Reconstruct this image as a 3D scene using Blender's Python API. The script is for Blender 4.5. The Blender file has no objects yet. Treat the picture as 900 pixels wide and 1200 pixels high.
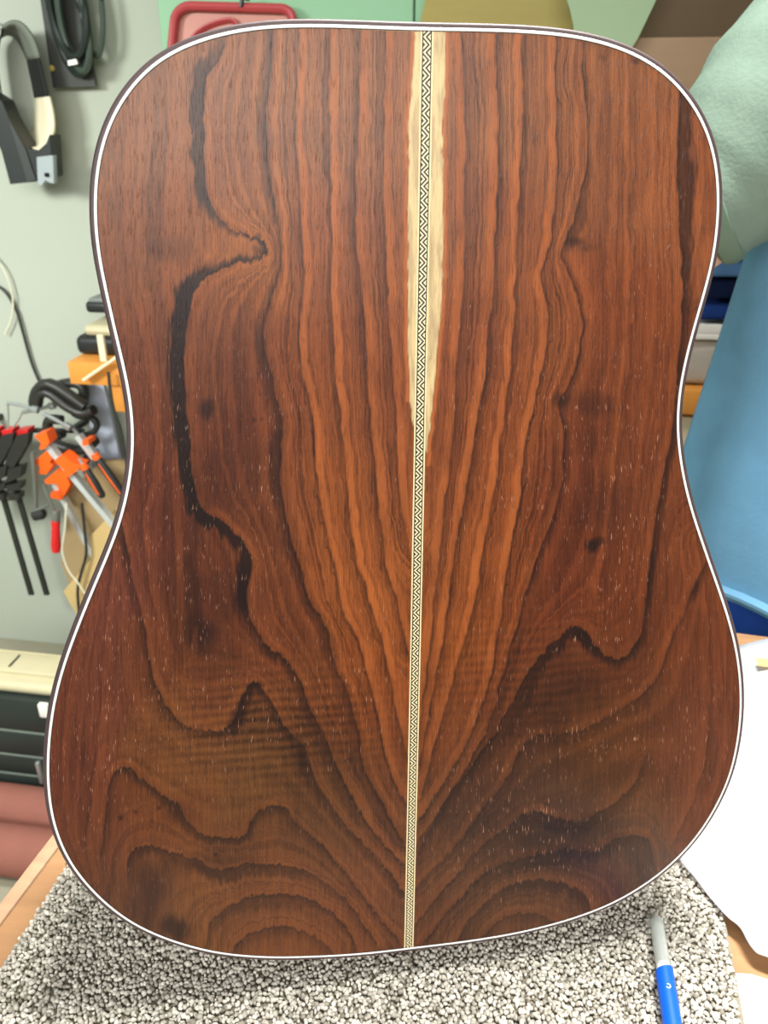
import bpy, bmesh, math, random
import numpy as np
from mathutils import Vector, Matrix, noise as mnoise

# ------------------------------------------------------------------ frame, camera, light
W, H, F = 900.0, 1200.0, 970.0            # picture size and focal length in pixels
PITCH = math.radians(26.0)
TABLE = 0.88                              # table top height
BODY_LEN = 0.508                          # length of the guitar body
sc = bpy.context.scene
COL = sc.collection
random.seed(4)
RNG = np.random.default_rng(7)

# plane of the guitar's back in camera space (x right, y down, z forward)
TA, TB = math.radians(18.0), math.radians(8.0)
NC = np.array([math.sin(TB), math.sin(TA) * math.cos(TB), -math.cos(TA) * math.cos(TB)])


def cray(px, py):
    return np.stack([(np.asarray(px, float) - W / 2) / F, (np.asarray(py, float) - H / 2) / F,
                     np.ones_like(np.asarray(px, float))], -1)


def on_back_c(px, py, k=1.0):
    d = cray(px, py)
    return d * (k * NC[2] / (d @ NC))[..., None]


TOPC = on_back_c(500.3, 34.5); BOTC = on_back_c(478.6, 1109.7)
K = BODY_LEN / np.linalg.norm(BOTC - TOPC)      # metres per unit of camera depth
TOPC, BOTC = TOPC * K, BOTC * K
cp, sp = math.cos(PITCH), math.sin(PITCH)
C2W = np.array([[1, 0, 0], [0, -sp, cp], [0, -cp, -sp]])    # camera vector -> world vector

AX_C = (BOTC - TOPC) / BODY_LEN                  # down the body
N_C = NC / np.linalg.norm(NC)                    # out of the back, to the viewer
R_C = np.cross(AX_C, N_C); R_C /= np.linalg.norm(R_C)
if R_C[0] < 0: R_C = -R_C

# outline of the white purfling, measured on the photograph
LEFT = [(500.3,34.5),(450,33),(416.7,31.7),(400,30.7),(350,30),(333,30),(300,32),(266.7,37.3),(233,46.7),(206.7,57),(190,64),(165,86),(147,108),(132,132),(120,162),(114,190),(111,215),(111,240),(112,275),(114.5,297),(125,340),(132,375),(140,407),(149,442),(155,475),(157,500),(157,525),(155,550),(151,572),(146,597),(136,627),(122,660),(107,695),(92,732),(77,772),(67,805),(61,835),(57.5,865),(55.5,895),(57,932),(61,960),(70,987),(82,1012),(102,1037),(125,1060),(152,1080),(180,1094),(200,1101),(225,1109),(260,1117),(317,1121),(384,1119),(432,1115.7),(478.6,1109.7)]
RIGHT = [(500.3,34.5),(583,35.5),(650,39),(690,45),(720,53),(750,65),(775,80),(795,99),(811,119),(825,142.5),(835,170),(840,197.5),(842,225),(840,265),(836,300),(830,322.5),(821,352.5),(811,385),(802.5,417.5),(796,445),(792,475),(791,500),(794,530),(800,565),(810,602.5),(817.5,622.5),(827.5,652.5),(837.5,680),(847.5,707.5),(856,735),(862.5,760),(867,792.5),(868.5,830),(865,865),(858.7,897.5),(851.4,919.8),(832,958),(803.6,996.3),(765.4,1029.7),(717.6,1058.4),(665,1077.5),(607.7,1092),(545.6,1102),(478.6,1109.7)]


def to_st(px, py):
    q = on_back_c(np.asarray(px, float), np.asarray(py, float)) * K - TOPC
    return np.stack([q @ R_C, q @ AX_C], -1)


def st_to_px(s, t):
    q = TOPC + s[..., None] * R_C + t[..., None] * AX_C
    return q[..., 0] / q[..., 2] * F + W / 2, q[..., 1] / q[..., 2] * F + H / 2


def smooth_closed(P, n, it):
    P = np.vstack([P, P[:1]])
    d = np.r_[0, np.cumsum(np.linalg.norm(np.diff(P, axis=0), axis=1))]
    u = np.linspace(0, d[-1], n, endpoint=False)
    Q = np.stack([np.interp(u, d, P[:, i]) for i in range(2)], -1)
    for _ in range(it):
        Q = Q + .5 * (.5 * (np.roll(Q, 1, 0) + np.roll(Q, -1, 0)) - Q)
    return Q


loop = np.array(LEFT + RIGHT[::-1][1:-1], float)        # anticlockwise on screen: down the left, up the right
OUT = smooth_closed(to_st(loop[:, 0], loop[:, 1]), 720, 60)
tg = np.roll(OUT, -1, 0) - np.roll(OUT, 1, 0)
tg /= np.linalg.norm(tg, axis=1)[:, None]
ONRM = np.stack([-tg[:, 1], tg[:, 0]], -1)
if np.mean(np.sum(ONRM * (OUT - OUT.mean(0)), 1)) < 0: ONRM = -ONRM


def offs(m): return OUT + ONRM * m


# the lowest point of the body rests on the carpet: gives the camera's height
CARPET_TOP = TABLE + 0.011
low = []
for dep in (0.0, 0.12):
    q = TOPC + OUT[:, :1] * R_C + OUT[:, 1:] * AX_C - dep * N_C
    low.append((q @ C2W.T)[:, 2].min())
CAM_Z = CARPET_TOP - min(low) + 0.001
CAM = np.array([0, 0, CAM_Z])


def c2w(q): return np.asarray(q) @ C2W.T + CAM


def ray(px, py):
    return C2W @ cray(px, py)


def at_plane(px, py, n, d):
    r = ray(px, py); n = np.asarray(n, float)
    return Vector(CAM + r * ((d - n @ CAM) / (n @ r)))


def at_z(px, py, z): return at_plane(px, py, (0, 0, 1), z)


PSI = math.radians(9.0)                           # the room is turned a little to the camera
U = Vector((math.cos(PSI), -math.sin(PSI), 0)); V = Vector((math.sin(PSI), math.cos(PSI), 0)); Z = Vector((0, 0, 1))


def at_v(px, py, v): return at_plane(px, py, tuple(V), v)      # a point at depth v into the room


def uvz(u, v, z): return U * u + V * v + Z * z


cam = bpy.data.objects.new('camera', bpy.data.cameras.new('camera')); COL.objects.link(cam)
cam.location = CAM; cam.rotation_euler = (math.pi / 2 - PITCH, 0, 0)
cam.data.sensor_fit = 'VERTICAL'; cam.data.sensor_height = 24.0; cam.data.lens = F / H * 24.0
cam.data.clip_start = 0.01
cam.data.dof.use_dof = True; cam.data.dof.focus_distance = 0.43; cam.data.dof.aperture_fstop = 11.0
sc.camera = cam
vs = sc.view_settings
vs.view_transform = 'Standard'; vs.look = 'None'; vs.gamma = 1.0; vs.exposure = 0.0; vs.use_curve_mapping = False

world = bpy.data.worlds.new('room_light'); sc.world = world; world.use_nodes = True
bg = world.node_tree.nodes['Background']; bg.inputs[0].default_value = (.90, 1.0, .95, 1); bg.inputs[1].default_value = 0.36


def area(name, loc, target, sx, sy, power, color=(1, 1, 1)):
    l = bpy.data.lights.new(name, 'AREA'); l.shape = 'RECTANGLE'; l.size = sx; l.size_y = sy
    l.energy = power; l.color = color
    o = bpy.data.objects.new(name, l); COL.objects.link(o)
    o.location = loc; o.rotation_euler = (Vector(target) - Vector(loc)).to_track_quat('-Z', 'Y').to_euler()
    return o


kl = area('ceiling_lamp_over_bench', (0.30, 0.70, 2.6), (0.06, 0.36, 0.9), 0.9, 0.25, 25, (1.0, .99, .95)); kl.data.spread = math.radians(95)
area('sheen_fill_behind_viewer', (-0.25, -1.9, 2.25), (0.0, 0.45, 1.1), 2.4, 0.8, 76, (1.0, .98, .95))  # unseen source, added for sheen and fill on the guitar's back
lw = area('wall_lamp_left', (-1.45, 0.35, 1.8), (-0.95, 1.8, 0.60), 0.5, 0.3, 15, (.97, 1.0, .95)); lw.data.spread = math.radians(110)

# ------------------------------------------------------------------ materials


def lin(c):
    c = np.asarray(c, float) / 255.0
    return np.where(c <= .04045, c / 12.92, ((c + .055) / 1.055) ** 2.4)


MATS = {}


def mat(name, rgb, rough=.6, var=.12, scale=30, spec=.4, metal=0, bump=0, bscale=None, stretch=(1, 1, 1), alpha=1, trans=0):
    if name in MATS: return MATS[name]
    m = bpy.data.materials.new(name); MATS[name] = m; m.use_nodes = True
    nt = m.node_tree; N = nt.nodes; L = nt.links
    b = N['Principled BSDF']
    tc = N.new('ShaderNodeTexCoord'); mp = N.new('ShaderNodeMapping'); mp.inputs['Scale'].default_value = stretch
    nz = N.new('ShaderNodeTexNoise'); nz.inputs['Scale'].default_value = scale; nz.inputs['Detail'].default_value = 5
    L.new(tc.outputs['Object'], mp.inputs[0]); L.new(mp.outputs[0], nz.inputs['Vector'])
    mx = N.new('ShaderNodeMix'); mx.data_type = 'RGBA'
    c = lin(rgb)
    mx.inputs['A'].default_value = (*(np.clip(c * (1 - var), 0, 1)), 1); mx.inputs['B'].default_value = (*(np.clip(c * (1 + var), 0, 1)), 1)
    L.new(nz.outputs['Fac'], mx.inputs['Factor']); L.new(mx.outputs['Result'], b.inputs['Base Color'])
    b.inputs['Roughness'].default_value = rough; b.inputs['Specular IOR Level'].default_value = spec
    b.inputs['Metallic'].default_value = metal
    b.inputs['Alpha'].default_value = alpha; b.inputs['Transmission Weight'].default_value = trans
    if bump:
        n2 = N.new('ShaderNodeTexNoise'); n2.inputs['Scale'].default_value = bscale or scale * 3; n2.inputs['Detail'].default_value = 4
        L.new(mp.outputs[0], n2.inputs['Vector'])
        bp = N.new('ShaderNodeBump'); bp.inputs['Strength'].default_value = bump; bp.inputs['Distance'].default_value = .002
        L.new(n2.outputs['Fac'], bp.inputs['Height']); L.new(bp.outputs[0], b.inputs['Normal'])
    return m


# ------------------------------------------------------------------ mesh helpers

def V3(p): return Vector((float(p[0]), float(p[1]), float(p[2])))


class MB:
    def __init__(self): self.bm = bmesh.new()

    def box(self, c, size, ax=None, bevel=0, seg=2):
        """box about c; size along the three axes ax (default x, y, z)"""
        ax = [V3(a) for a in (ax or ((1, 0, 0), (0, 1, 0), (0, 0, 1)))]
        c = V3(c); vs_ = []
        for i in (-1, 1):
            for j in (-1, 1):
                for k in (-1, 1):
                    vs_.append(self.bm.verts.new(c + ax[0] * (i * size[0] / 2) + ax[1] * (j * size[1] / 2) + ax[2] * (k * size[2] / 2)))
        fs = [self.bm.faces.new([vs_[q] for q in f]) for f in ((0, 1, 3, 2), (4, 6, 7, 5), (0, 4, 5, 1), (2, 3, 7, 6), (0, 2, 6, 4), (1, 5, 7, 3))]
        bmesh.ops.recalc_face_normals(self.bm, faces=fs)
        if bevel:
            es = list({e for f in fs for e in f.edges})
            bmesh.ops.bevel(self.bm, geom=es, offset=bevel, segments=seg, affect='EDGES', profile=.5)
        return self

    def tube(self, pts, r, seg=10, closed=False, flat=None, cap=True):
        pts = [V3(p) for p in pts]; n = len(pts)
        rr = r if hasattr(r, '__len__') else [r] * n
        rings = []; prev = None
        for i, p in enumerate(pts):
            a = pts[(i - 1) % n] if (closed or i > 0) else p
            b = pts[(i + 1) % n] if (closed or i < n - 1) else p
            t = (b - a).normalized()
            if prev is None:
                x = t.orthogonal().normalized() if flat is None else (V3(flat) - t * V3(flat).dot(t)).normalized()
            else:
                x = (prev - t * prev.dot(t))
                x = x.normalized() if x.length > 1e-6 else t.orthogonal().normalized()
            prev = x; y = t.cross(x)
            q = rr[i]; ra, rb = q if hasattr(q, '__len__') else (q, q)
            rings.append([self.bm.verts.new(p + x * (ra * math.cos(2 * math.pi * k / seg)) + y * (rb * math.sin(2 * math.pi * k / seg))) for k in range(seg)])
        m = n if closed else n - 1
        for i in range(m):
            A, B = rings[i], rings[(i + 1) % n]
            for k in range(seg):
                self.bm.faces.new((A[k], A[(k + 1) % seg], B[(k + 1) % seg], B[k]))
        if cap and not closed:
            self.bm.faces.new(rings[0][::-1]); self.bm.faces.new(rings[-1])
        return self

    def prism(self, poly, o, x, y, d, bevel=0):
        """polygon in the frame (o; x, y) pushed along vector d"""
        o, x, y, d = V3(o), V3(x), V3(y), V3(d)
        a = [self.bm.verts.new(o + x * p[0] + y * p[1]) for p in poly]
        b = [self.bm.verts.new(v.co + d) for v in a]
        n = len(a)
        fs = [self.bm.faces.new(a[::-1]), self.bm.faces.new(b)]
        for i in range(n): fs.append(self.bm.faces.new((a[i], a[(i + 1) % n], b[(i + 1) % n], b[i])))
        bmesh.ops.recalc_face_normals(self.bm, faces=fs)
        if bevel:
            es = list({e for f in fs[:2] for e in f.edges})
            bmesh.ops.bevel(self.bm, geom=es, offset=bevel, segments=2, affect='EDGES', profile=.5)
        return self

    def lathe(self, prof, o, d, seg=20):
        """profile of (distance along d, radius)"""
        o, d = V3(o), V3(d).normalized()
        return self.tube([o + d * p[0] for p in prof], [max(p[1], 1e-5) for p in prof], seg)

    def ball(self, c, r, sub=2):
        rr = r if hasattr(r, '__len__') else (r, r, r)
        M = Matrix.Translation(V3(c)) @ Matrix.Diagonal((*rr, 1))
        bmesh.ops.create_icosphere(self.bm, subdivisions=sub, radius=1, matrix=M)
        return self

    def sheet(self, P):
        """grid of points as a quad surface"""
        vv = [[self.bm.verts.new(V3(p)) for p in row] for row in P]
        for i in range(len(vv) - 1):
            for j in range(len(vv[0]) - 1):
                self.bm.faces.new((vv[i][j], vv[i][j + 1], vv[i + 1][j + 1], vv[i + 1][j]))
        return self

    def build(self, name, material, parent=None, world=True, smooth=35):
        """ONE mesh object; with world=True points are world points and the parent is unrotated"""
        me = bpy.data.meshes.new(name); off = V3(parent.matrix_basis.translation) if (parent is not None and world) else Vector()
        gp = getattr(parent, 'parent', None)
        while gp is not None and world:
            off = off + gp.matrix_basis.translation; gp = gp.parent
        if off.length: bmesh.ops.translate(self.bm, verts=self.bm.verts, vec=-off)
        self.bm.normal_update(); self.bm.to_mesh(me); self.bm.free()
        me.materials.append(material)
        if smooth:
            me.shade_smooth()
            me.set_sharp_from_angle(angle=math.radians(smooth))
        o = bpy.data.objects.new(name, me); COL.objects.link(o)
        if parent is not None: o.parent = parent
        return o


def thing(name, label, cat, loc=(0, 0, 0), rot=(0, 0, 0), group=None):
    o = bpy.data.objects.new(name, None); COL.objects.link(o)
    o.empty_display_size = .03; o.location = loc; o.rotation_euler = rot
    return tag(o, label, cat, group)


def tag(o, label, cat, group=None):
    o['label'] = label; o['category'] = cat
    if group: o['group'] = group
    return o


def struct(o): o['kind'] = 'structure'; return o


def copy_tree(o, parent=None, label=None):
    c = o.copy(); COL.objects.link(c)
    if parent is not None: c.parent = parent
    if label: c['label'] = label
    for ch in list(o.children): copy_tree(ch, c)
    return c


def spline(pts, n):
    """smooth curve of n points through pts"""
    P = np.array([list(p) for p in pts], float)
    Q = np.vstack([2 * P[0] - P[1], P, 2 * P[-1] - P[-2]])
    out = []
    for u in np.linspace(0, len(P) - 1 - 1e-6, n):
        i = int(u); f = u - i
        a, b, c, d = Q[i:i + 4]
        out.append(.5 * (2 * b + (c - a) * f + (2 * a - 5 * b + 4 * c - d) * f * f + (3 * b - a - 3 * c + d) * f ** 3))
    return np.array(out)


def smst(a, b, x):
    t = np.clip((x - a) / (b - a), 0, 1)
    return t * t * (3 - 2 * t)


def vnoise(x, y, seed=0):
    """smooth value noise in -1..1 on arrays"""
    xi, yi = np.floor(x).astype(np.int64), np.floor(y).astype(np.int64)
    fx, fy = x - xi, y - yi
    fx, fy = fx * fx * (3 - 2 * fx), fy * fy * (3 - 2 * fy)

    def h(a, b):
        k = (a * 374761393 + b * 668265263 + seed * 982451653) & 0x7fffffff
        k = ((k ^ (k >> 13)) * 1274126177) & 0x7fffffff
        return ((k ^ (k >> 16)) & 0xffff) / 32767.5 - 1
    return (h(xi, yi) * (1 - fx) + h(xi + 1, yi) * fx) * (1 - fy) + (h(xi, yi + 1) * (1 - fx) + h(xi + 1, yi + 1) * fx) * fy

# ------------------------------------------------------------------ the guitar body: figure of the rosewood back
# Grain lines measured on the photograph: points (x, y[, smoke width, smoke strength]) run downwards or rightwards.
# level = place of the line in the growth-ring order, core = strength of the thin ink line, out = side of the soft smoke.
LINES_L = [
 (1.1, .55, 1, [(451,37,6,.2),(449,133),(448,233),(451,300),(456,389),(462,478),(464,544),(470,600),(478,645)]),
 (2.1, .65, 1, [(422,40,7,.22),(420,133),(415,233),(418,297),(427,389),(429,456),(436,522),(442,589),(451,656),(464,705),(478,765)]),
 (3.1, .65, 1, [(385,33,8,.22),(385,100),(387,233),(388,300),(389,367),(391,433),(397,478),(402,531),(407,589),(413,638),(429,696),(447,748),(456,796),(470,858),(477,890)]),
 (4.3, .75, 1, [(350,40,8,.22),(347,100),(346,160),(348,200),(355,300),(353,344),(351,389),(353,429),(362,469),(369,509),(369,549),(376,589),(384,629),(393,673),(401,714),(420,753),(432,800),(442,843),(456,901),(476,942)]),
 (5.6, .8, 1, [(317,33,8,.35),(318,67),(310,133,10,.4),(313,173),(318,217),(327,267),(329,300,9,.4),(324,327),(316,353),(309,389,10,.5),(312,424),(322,456),(329,487),(329,522,12,.6),(328,558),(333,593,14,.55),(340,629),(351,660),(361,700,12,.45),(380,733),(389,767),(406,810),(420,862),(427,901),(447,939),(472,984)]),
 (7.6, .9, 1, [(262,52,10,.45),(256,68,12,.6),(246,82,15,.75),(240,97,16,.8),(239,127,15,.8),(238,160,14,.8),(238,187,13,.82),(240,217,11,.85),(248,243,10,.9),(263,262,6,.85),(280,273,3.5,.8),(297,279,3,.8),(306,281,3.5,.85),(312,290,5,.9),(309,299,5,.9),(291,307,5,.85),(266,311,6,.85),(242,324,11,.9),(228,340,18,.95),(221,362,19,.95),(217,398,19,.95),(217,433,18,.95),(218,469,17,.95),(221,504,16,.95),(224,540,16,.95),(230,576,14,.95),(238,596,14,.95),(256,606,14,.95),(268,616,13,.9),(285,634,11,.9),(294,654,12,.9),(292,678,14,.9),(289,700,12,.9),(296,729,9,.75),(313,755,9,.75),(337,774,8,.7),(351,796,8,.6),(361,824,9,.55),(380,862,10,.55),(392,891,10,.5),(413,934,9,.4),(437,972,8,.35),(472,1013)]),
 (10, .75, 1, [(143,608,6,.5),(150,650,7,.55),(157,680,7,.5),(162,700,6,.5),(172,748,5,.45),(181,796,5,.5),(198,829,6,.5),(217,848,6,.5),(251,855,7,.5),(272,846,10,.7),(284,815,10,.75),(297,798,9,.75),(313,815,7,.6),(332,848,7,.65),(356,872,9,.7),(365,905,9,.6),(384,934,8,.5),(408,968,7,.4),(451,1015),(472,1046)]),
 (12, .75, 1, [(120,1000,5,.1),(122,965,6,.3),(129,925,6,.4),(136,903,6,.5),(150,900,7,.6),(169,914,8,.65),(190,930,8,.7),(208,941,9,.75),(217,960,8,.7),(236,976,7,.7),(265,981,7,.7),(288,977,7,.7),(293,962,7,.7),(307,946,8,.65),(332,944,9,.6),(346,960,8,.5),(375,987,6,.4),(404,1020,5,.3),(432,1058),(466,1100)]),
 (14, .75, 1, [(150,1040,5,.2),(150,1012,6,.4),(157,996,8,.55),(174,990,9,.65),(203,999,8,.6),(230,1006,9,.6),(251,1018,12,.6),(270,1016,14,.6),(294,1010,13,.55),(322,1010,12,.5),(356,1018,10,.45),(384,1034,8,.4),(413,1063,6,.3),(440,1104)]),
 (16, .75, 1, [(240,1112,6,.3),(243,1092,8,.4),(250,1075,10,.5),(268,1061,12,.5),(294,1050,14,.5),(327,1046,14,.5),(361,1052,12,.45),(389,1069,9,.4),(408,1092,7,.3),(416,1112)]),
 (18, .7, 1, [(272,1115,6,.3),(282,1101,8,.35),(297,1092,9,.4),(324,1084,10,.4),(352,1089,9,.35),(378,1102,7,.3),(388,1114)]),
]
LINES_L += [
 (11.2, .25, 1, [(133,640,6,.2),(128,690),(122,760),(116,850),(108,925),(100,985),(108,1030)]),
 (12.4, .25, 1, [(112,690,5,.2),(92,750),(78,815),(72,880),(74,940),(84,990),(100,1025)]),
 (9.2, .2, 1, [(152,95,8,.12),(146,170),(143,250),(152,330),(168,410),(178,480),(180,540),(168,600),(172,660),(182,720)]),
 (8.5, .2, 1, [(195,68,8,.15),(196,150),(192,230),(188,300),(193,380),(197,460),(200,540),(204,620),(206,700),(215,770)]),
]
LINES_R = [
 (1.0, .5, -1, [(540,40,6,.2),(545,150),(543,300),(535,420),(528,520),(517,620),(508,700),(497,800),(489,860)]),
 (2.1, .7, -1, [(580,40,7,.25),(583,150),(579,300),(574,367),(568,433),(557,500),(546,567),(534,633),(522,720),(508,800),(491,893)]),
 (3.1, .6, -1, [(612,45,7,.2),(612,150),(606,250),(603,330),(598,420),(588,500),(578,570),(566,640),(556,700),(540,760),(520,830),(493,925)]),
 (4.3, .75, -1, [(652,44,7,.25),(651,80),(652,167),(650,233),(642,293),(634,327),(641,360),(639,402),(630,447),(621,487),(612,536),(608,584),(599,629),(592,678),(583,740),(572,800),(546,867),(490,958)]),
 (5.8, .85, -1, [(684,50,7,.35),(683,100,8,.4),(687,150,7,.4),(685,200,8,.45),(676,240,12,.55),(663,277,12,.5),(657,300,6,.3),(668,327,5,.3),(679,358,5,.3),(681,389,6,.35),(674,429,6,.35),(659,460,9,.45),(654,473,10,.5),(657,496,8,.4),(659,527,7,.35),(657,567,8,.4),(648,602,8,.45),(632,638,9,.5),(621,673,9,.5),(612,705,9,.45),(600,745,10,.45),(585,800,10,.5),(566,860,12,.5),(530,920,10,.45),(489,986)]),
 (8, .85, -1, [(797,85,13,.6),(796,117,15,.7),(793,167,17,.75),(793,200,17,.75),(795,267,15,.75),(799,327,9,.8),(797,389,8,.8),(792,447,6,.8),(788,487,6,.85),(779,544,6,.9),(770,589,7,.9),(765,624,8,.9),(759,669,8,.9),(756,700,8,.85),(752,733,8,.85),(742,755,8,.8),(727,771,8,.75),(710,768,8,.85),(694,753,10,.9),(682,736,14,.95),(667,735,12,.9),(636,762,12,.75),(612,796,16,.6),(589,839,16,.6),(555,891,12,.5),(522,934,8,.4),(488,1002)]),
 (9.6, .6, -1, [(826,660,5,.3),(815,680,5,.5),(800,717,4,.35),(782,760,5,.35),(765,800,6,.35),(735,825,8,.4),(690,850,8,.45),(655,858,9,.45),(630,860,8,.4),(610,875,8,.4),(597,903,7,.35),(570,940,7,.35),(530,993,5,.3),(486,1040)]),
 (11.2, .7, -1, [(753,890,6,.4),(745,912,7,.45),(722,938,8,.5),(697,953,10,.6),(680,962,12,.7),(655,959,16,.75),(632,950,14,.7),(618,951,10,.6),(597,964,8,.5),(568,988,7,.45),(523,1038,5,.3),(486,1082)]),
 (13, .65, -1, [(765,1010,6,.3),(760,985,8,.5),(743,978,9,.5),(720,983,9,.55),(697,996,10,.6),(660,994,14,.65),(620,1002,12,.6),(590,1011,10,.5),(563,1027,8,.4),(533,1057,6,.3),(500,1100)]),
 (15, .65, -1, [(691,1074,7,.4),(687,1053,9,.5),(667,1037,10,.5),(633,1030,11,.5),(607,1033,11,.45),(580,1047,9,.4),(550,1077,7,.35),(535,1104)]),
 (17, .6, -1, [(660,1084,6,.3),(647,1078,7,.35),(627,1070,8,.35),(605,1070,8,.35),(583,1079,7,.3),(566,1096,6,.3)]),
]
LINES_R += [
 (10.5, .3, -1, [(815,625,5,.25),(826,690),(831,750),(832,810),(828,870),(815,930),(792,980)]),
 (11.3, .3, -1, [(843,690,5,.2),(855,745),(859,800),(857,850),(849,900),(835,940)]),
 (9.0, .15, -1, [(818,120,5,.1),(824,200),(818,280),(806,360)]),
 (7.0, .2, -1, [(735,60,8,.15),(738,150),(735,250),(738,340),(730,430),(722,520),(712,610),(700,690)]),
]
# dark knots and smoky clouds: x, y, radius x, radius y, strength, turn
BLOBS = [(142,957,3.2,3.2,.7,0),(160,950,2.6,2.6,.7,0),(187,945,3,3,.7,0),(253,999,3,3,.7,0),(298,491,2.6,2.6,.6,0),(307,490,2.4,2.4,.6,0),(244,478,9,13,.75,0),(240,740,12,26,.75,0),(226,700,12,50,.35,0),(222,735,9,24,.5,0),(262,690,22,40,.3,0),(282,690,9,34,.45,0),(225,640,12,60,.4,0),(178,1045,18,36,.42,.3),(204,1086,20,13,.75,.5),(160,1030,12,40,.3,0),
 (303,277,4,4,.6,0),(302,293,9,4,.45,.4),(276,838,8,20,.6,.2),(298,801,10,7,.5,0),(205,292,26,16,.35,0),(180,282,12,20,.25,0),(250,560,26,40,.22,0),(330,860,70,45,.18,0),(390,860,40,70,.22,.5),(210,950,20,14,.25,.6),(260,1005,36,14,.3,0),
 (692,638,9,8,.9,.3),(700,633,7,6,.7,0),(690,472,34,13,.35,0),(655,468,10,9,.5,0),(706,595,44,32,.28,0),(674,283,12,6,.65,0),(684,290,14,6,.3,0),(650,975,70,22,.38,0),(700,965,40,18,.3,0),(655,800,48,45,.38,0),(622,858,45,30,.3,0),(815,688,5,15,.6,.35),
 (706,68,6,4,.4,.6),(744,72,5,4,.6,0),(700,1000,70,18,.3,0),(742,1035,22,26,.32,0),(680,880,30,26,.15,0),(560,935,40,60,.25,.6),(600,1000,60,40,.2,0),(690,45,14,10,.2,0),(735,215,16,40,.2,0),(520,1062,14,26,.12,0),(700,905,60,20,.25,0),(830,850,5,120,.25,0),(853,790,3,50,.35,0),(100,880,5,110,.2,0),(85,900,4,90,.15,0),(300,560,26,50,.12,0)]
# warm or dusky colour of the wood by place: x, y, r, g, b
TONES = [(282,290,168,98,54),(255,290,152,86,52),(240,275,140,78,52),(150,150,147,90,66),(150,300,136,78,54),(180,420,121,64,46),(180,520,112,56,42),(170,600,102,49,39),(140,680,115,60,54),(110,760,113,58,47),(90,850,112,58,45),(90,930,105,52,42),(110,990,105,56,40),(150,1050,96,54,40),
(200,100,150,93,69),(290,120,150,93,69),(280,200,146,85,60),(270,350,130,70,49),(250,420,108,57,40),(280,520,104,52,36),(300,450,112,56,38),(240,560,92,44,31),(260,650,104,52,35),(240,720,82,40,30),(320,620,125,66,42),(320,720,115,58,36),(200,650,98,49,37),(200,760,112,58,38),(250,800,112,60,38),(200,880,114,68,42),(270,890,112,70,44),(320,900,102,62,38),(360,800,110,58,34),(380,900,95,57,37),(160,950,115,60,36),(200,970,115,60,34),(300,990,107,60,37),(380,960,97,58,39),(170,1040,88,54,43),(230,1040,120,72,44),(300,1070,112,66,43),(350,1080,117,66,43),(330,1105,118,66,43),(430,1060,112,63,43),
(350,150,153,93,66),(430,150,146,89,65),(380,300,148,81,53),(440,300,140,79,56),(380,450,140,73,43),(440,450,130,68,44),(400,560,150,79,43),(450,560,140,75,46),(420,650,155,83,45),(460,700,150,80,44),(430,780,150,77,39),(460,850,130,67,39),(460,950,115,64,42),
(540,100,148,92,72),(600,120,148,90,67),(660,150,148,87,62),(740,120,150,90,65),(770,200,150,84,57),(700,220,144,82,57),(830,220,144,79,53),(540,250,138,80,60),(600,300,145,79,53),(640,380,140,75,46),(550,400,130,68,46),(720,350,138,70,43),(760,420,125,63,39),(700,450,118,59,37),(600,500,140,72,41),(540,560,130,67,41),(580,620,142,72,38),(520,650,140,74,44),(680,560,107,51,33),(650,640,106,49,31),(720,680,115,55,33),(760,560,120,61,39),(800,640,120,62,40),(740,720,110,54,32),(540,720,150,78,38),(600,720,116,57,33),(700,780,92,46,29),(820,760,115,58,37),(850,800,115,58,42),(640,830,88,46,29),(570,830,115,58,35),(520,830,130,68,38),(700,860,85,48,29),(700,890,112,60,31),(760,850,96,51,35),(830,880,105,55,42),(810,950,106,57,44),(560,930,79,48,37),(620,930,76,47,38),(680,960,68,47,41),(740,960,86,55,39),(640,990,70,47,39),(700,1020,84,53,46),(760,1000,82,53,44),(560,1040,87,54,41),(510,1050,97,57,41),(640,1060,92,55,41),(610,1080,106,63,45),(690,1060,100,58,45),(520,960,96,57,41)]
# where whitish filler sits in the pores: x, y, radius x, radius y, density
FLECKS = [(200,560,50,110,.7),(310,600,30,110,.8),(240,700,40,60,.9),(130,780,70,160,.7),(330,470,30,60,.6),(280,850,120,70,.7),(400,800,60,90,.6),(740,600,40,110,1.0),(720,680,40,60,1.0),(700,860,80,14,1.1),(660,880,70,20,.9),(600,960,80,60,.8),(790,180,20,90,.8),(760,330,25,130,.9),(620,560,60,120,.6),(700,740,40,20,1.0),(560,860,60,80,.7),(800,850,60,90,.6),(500,640,60,120,.5),(100,900,40,90,.5),(690,480,100,90,.6),(540,400,40,140,.3),(650,1010,90,50,.5),(632,895,18,9,1.6),(660,872,20,9,1.6),(690,852,20,9,1.6),(718,832,18,9,1.6),(745,808,16,10,1.6),(275,845,14,26,1.2)]
STEP = 3


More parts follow.
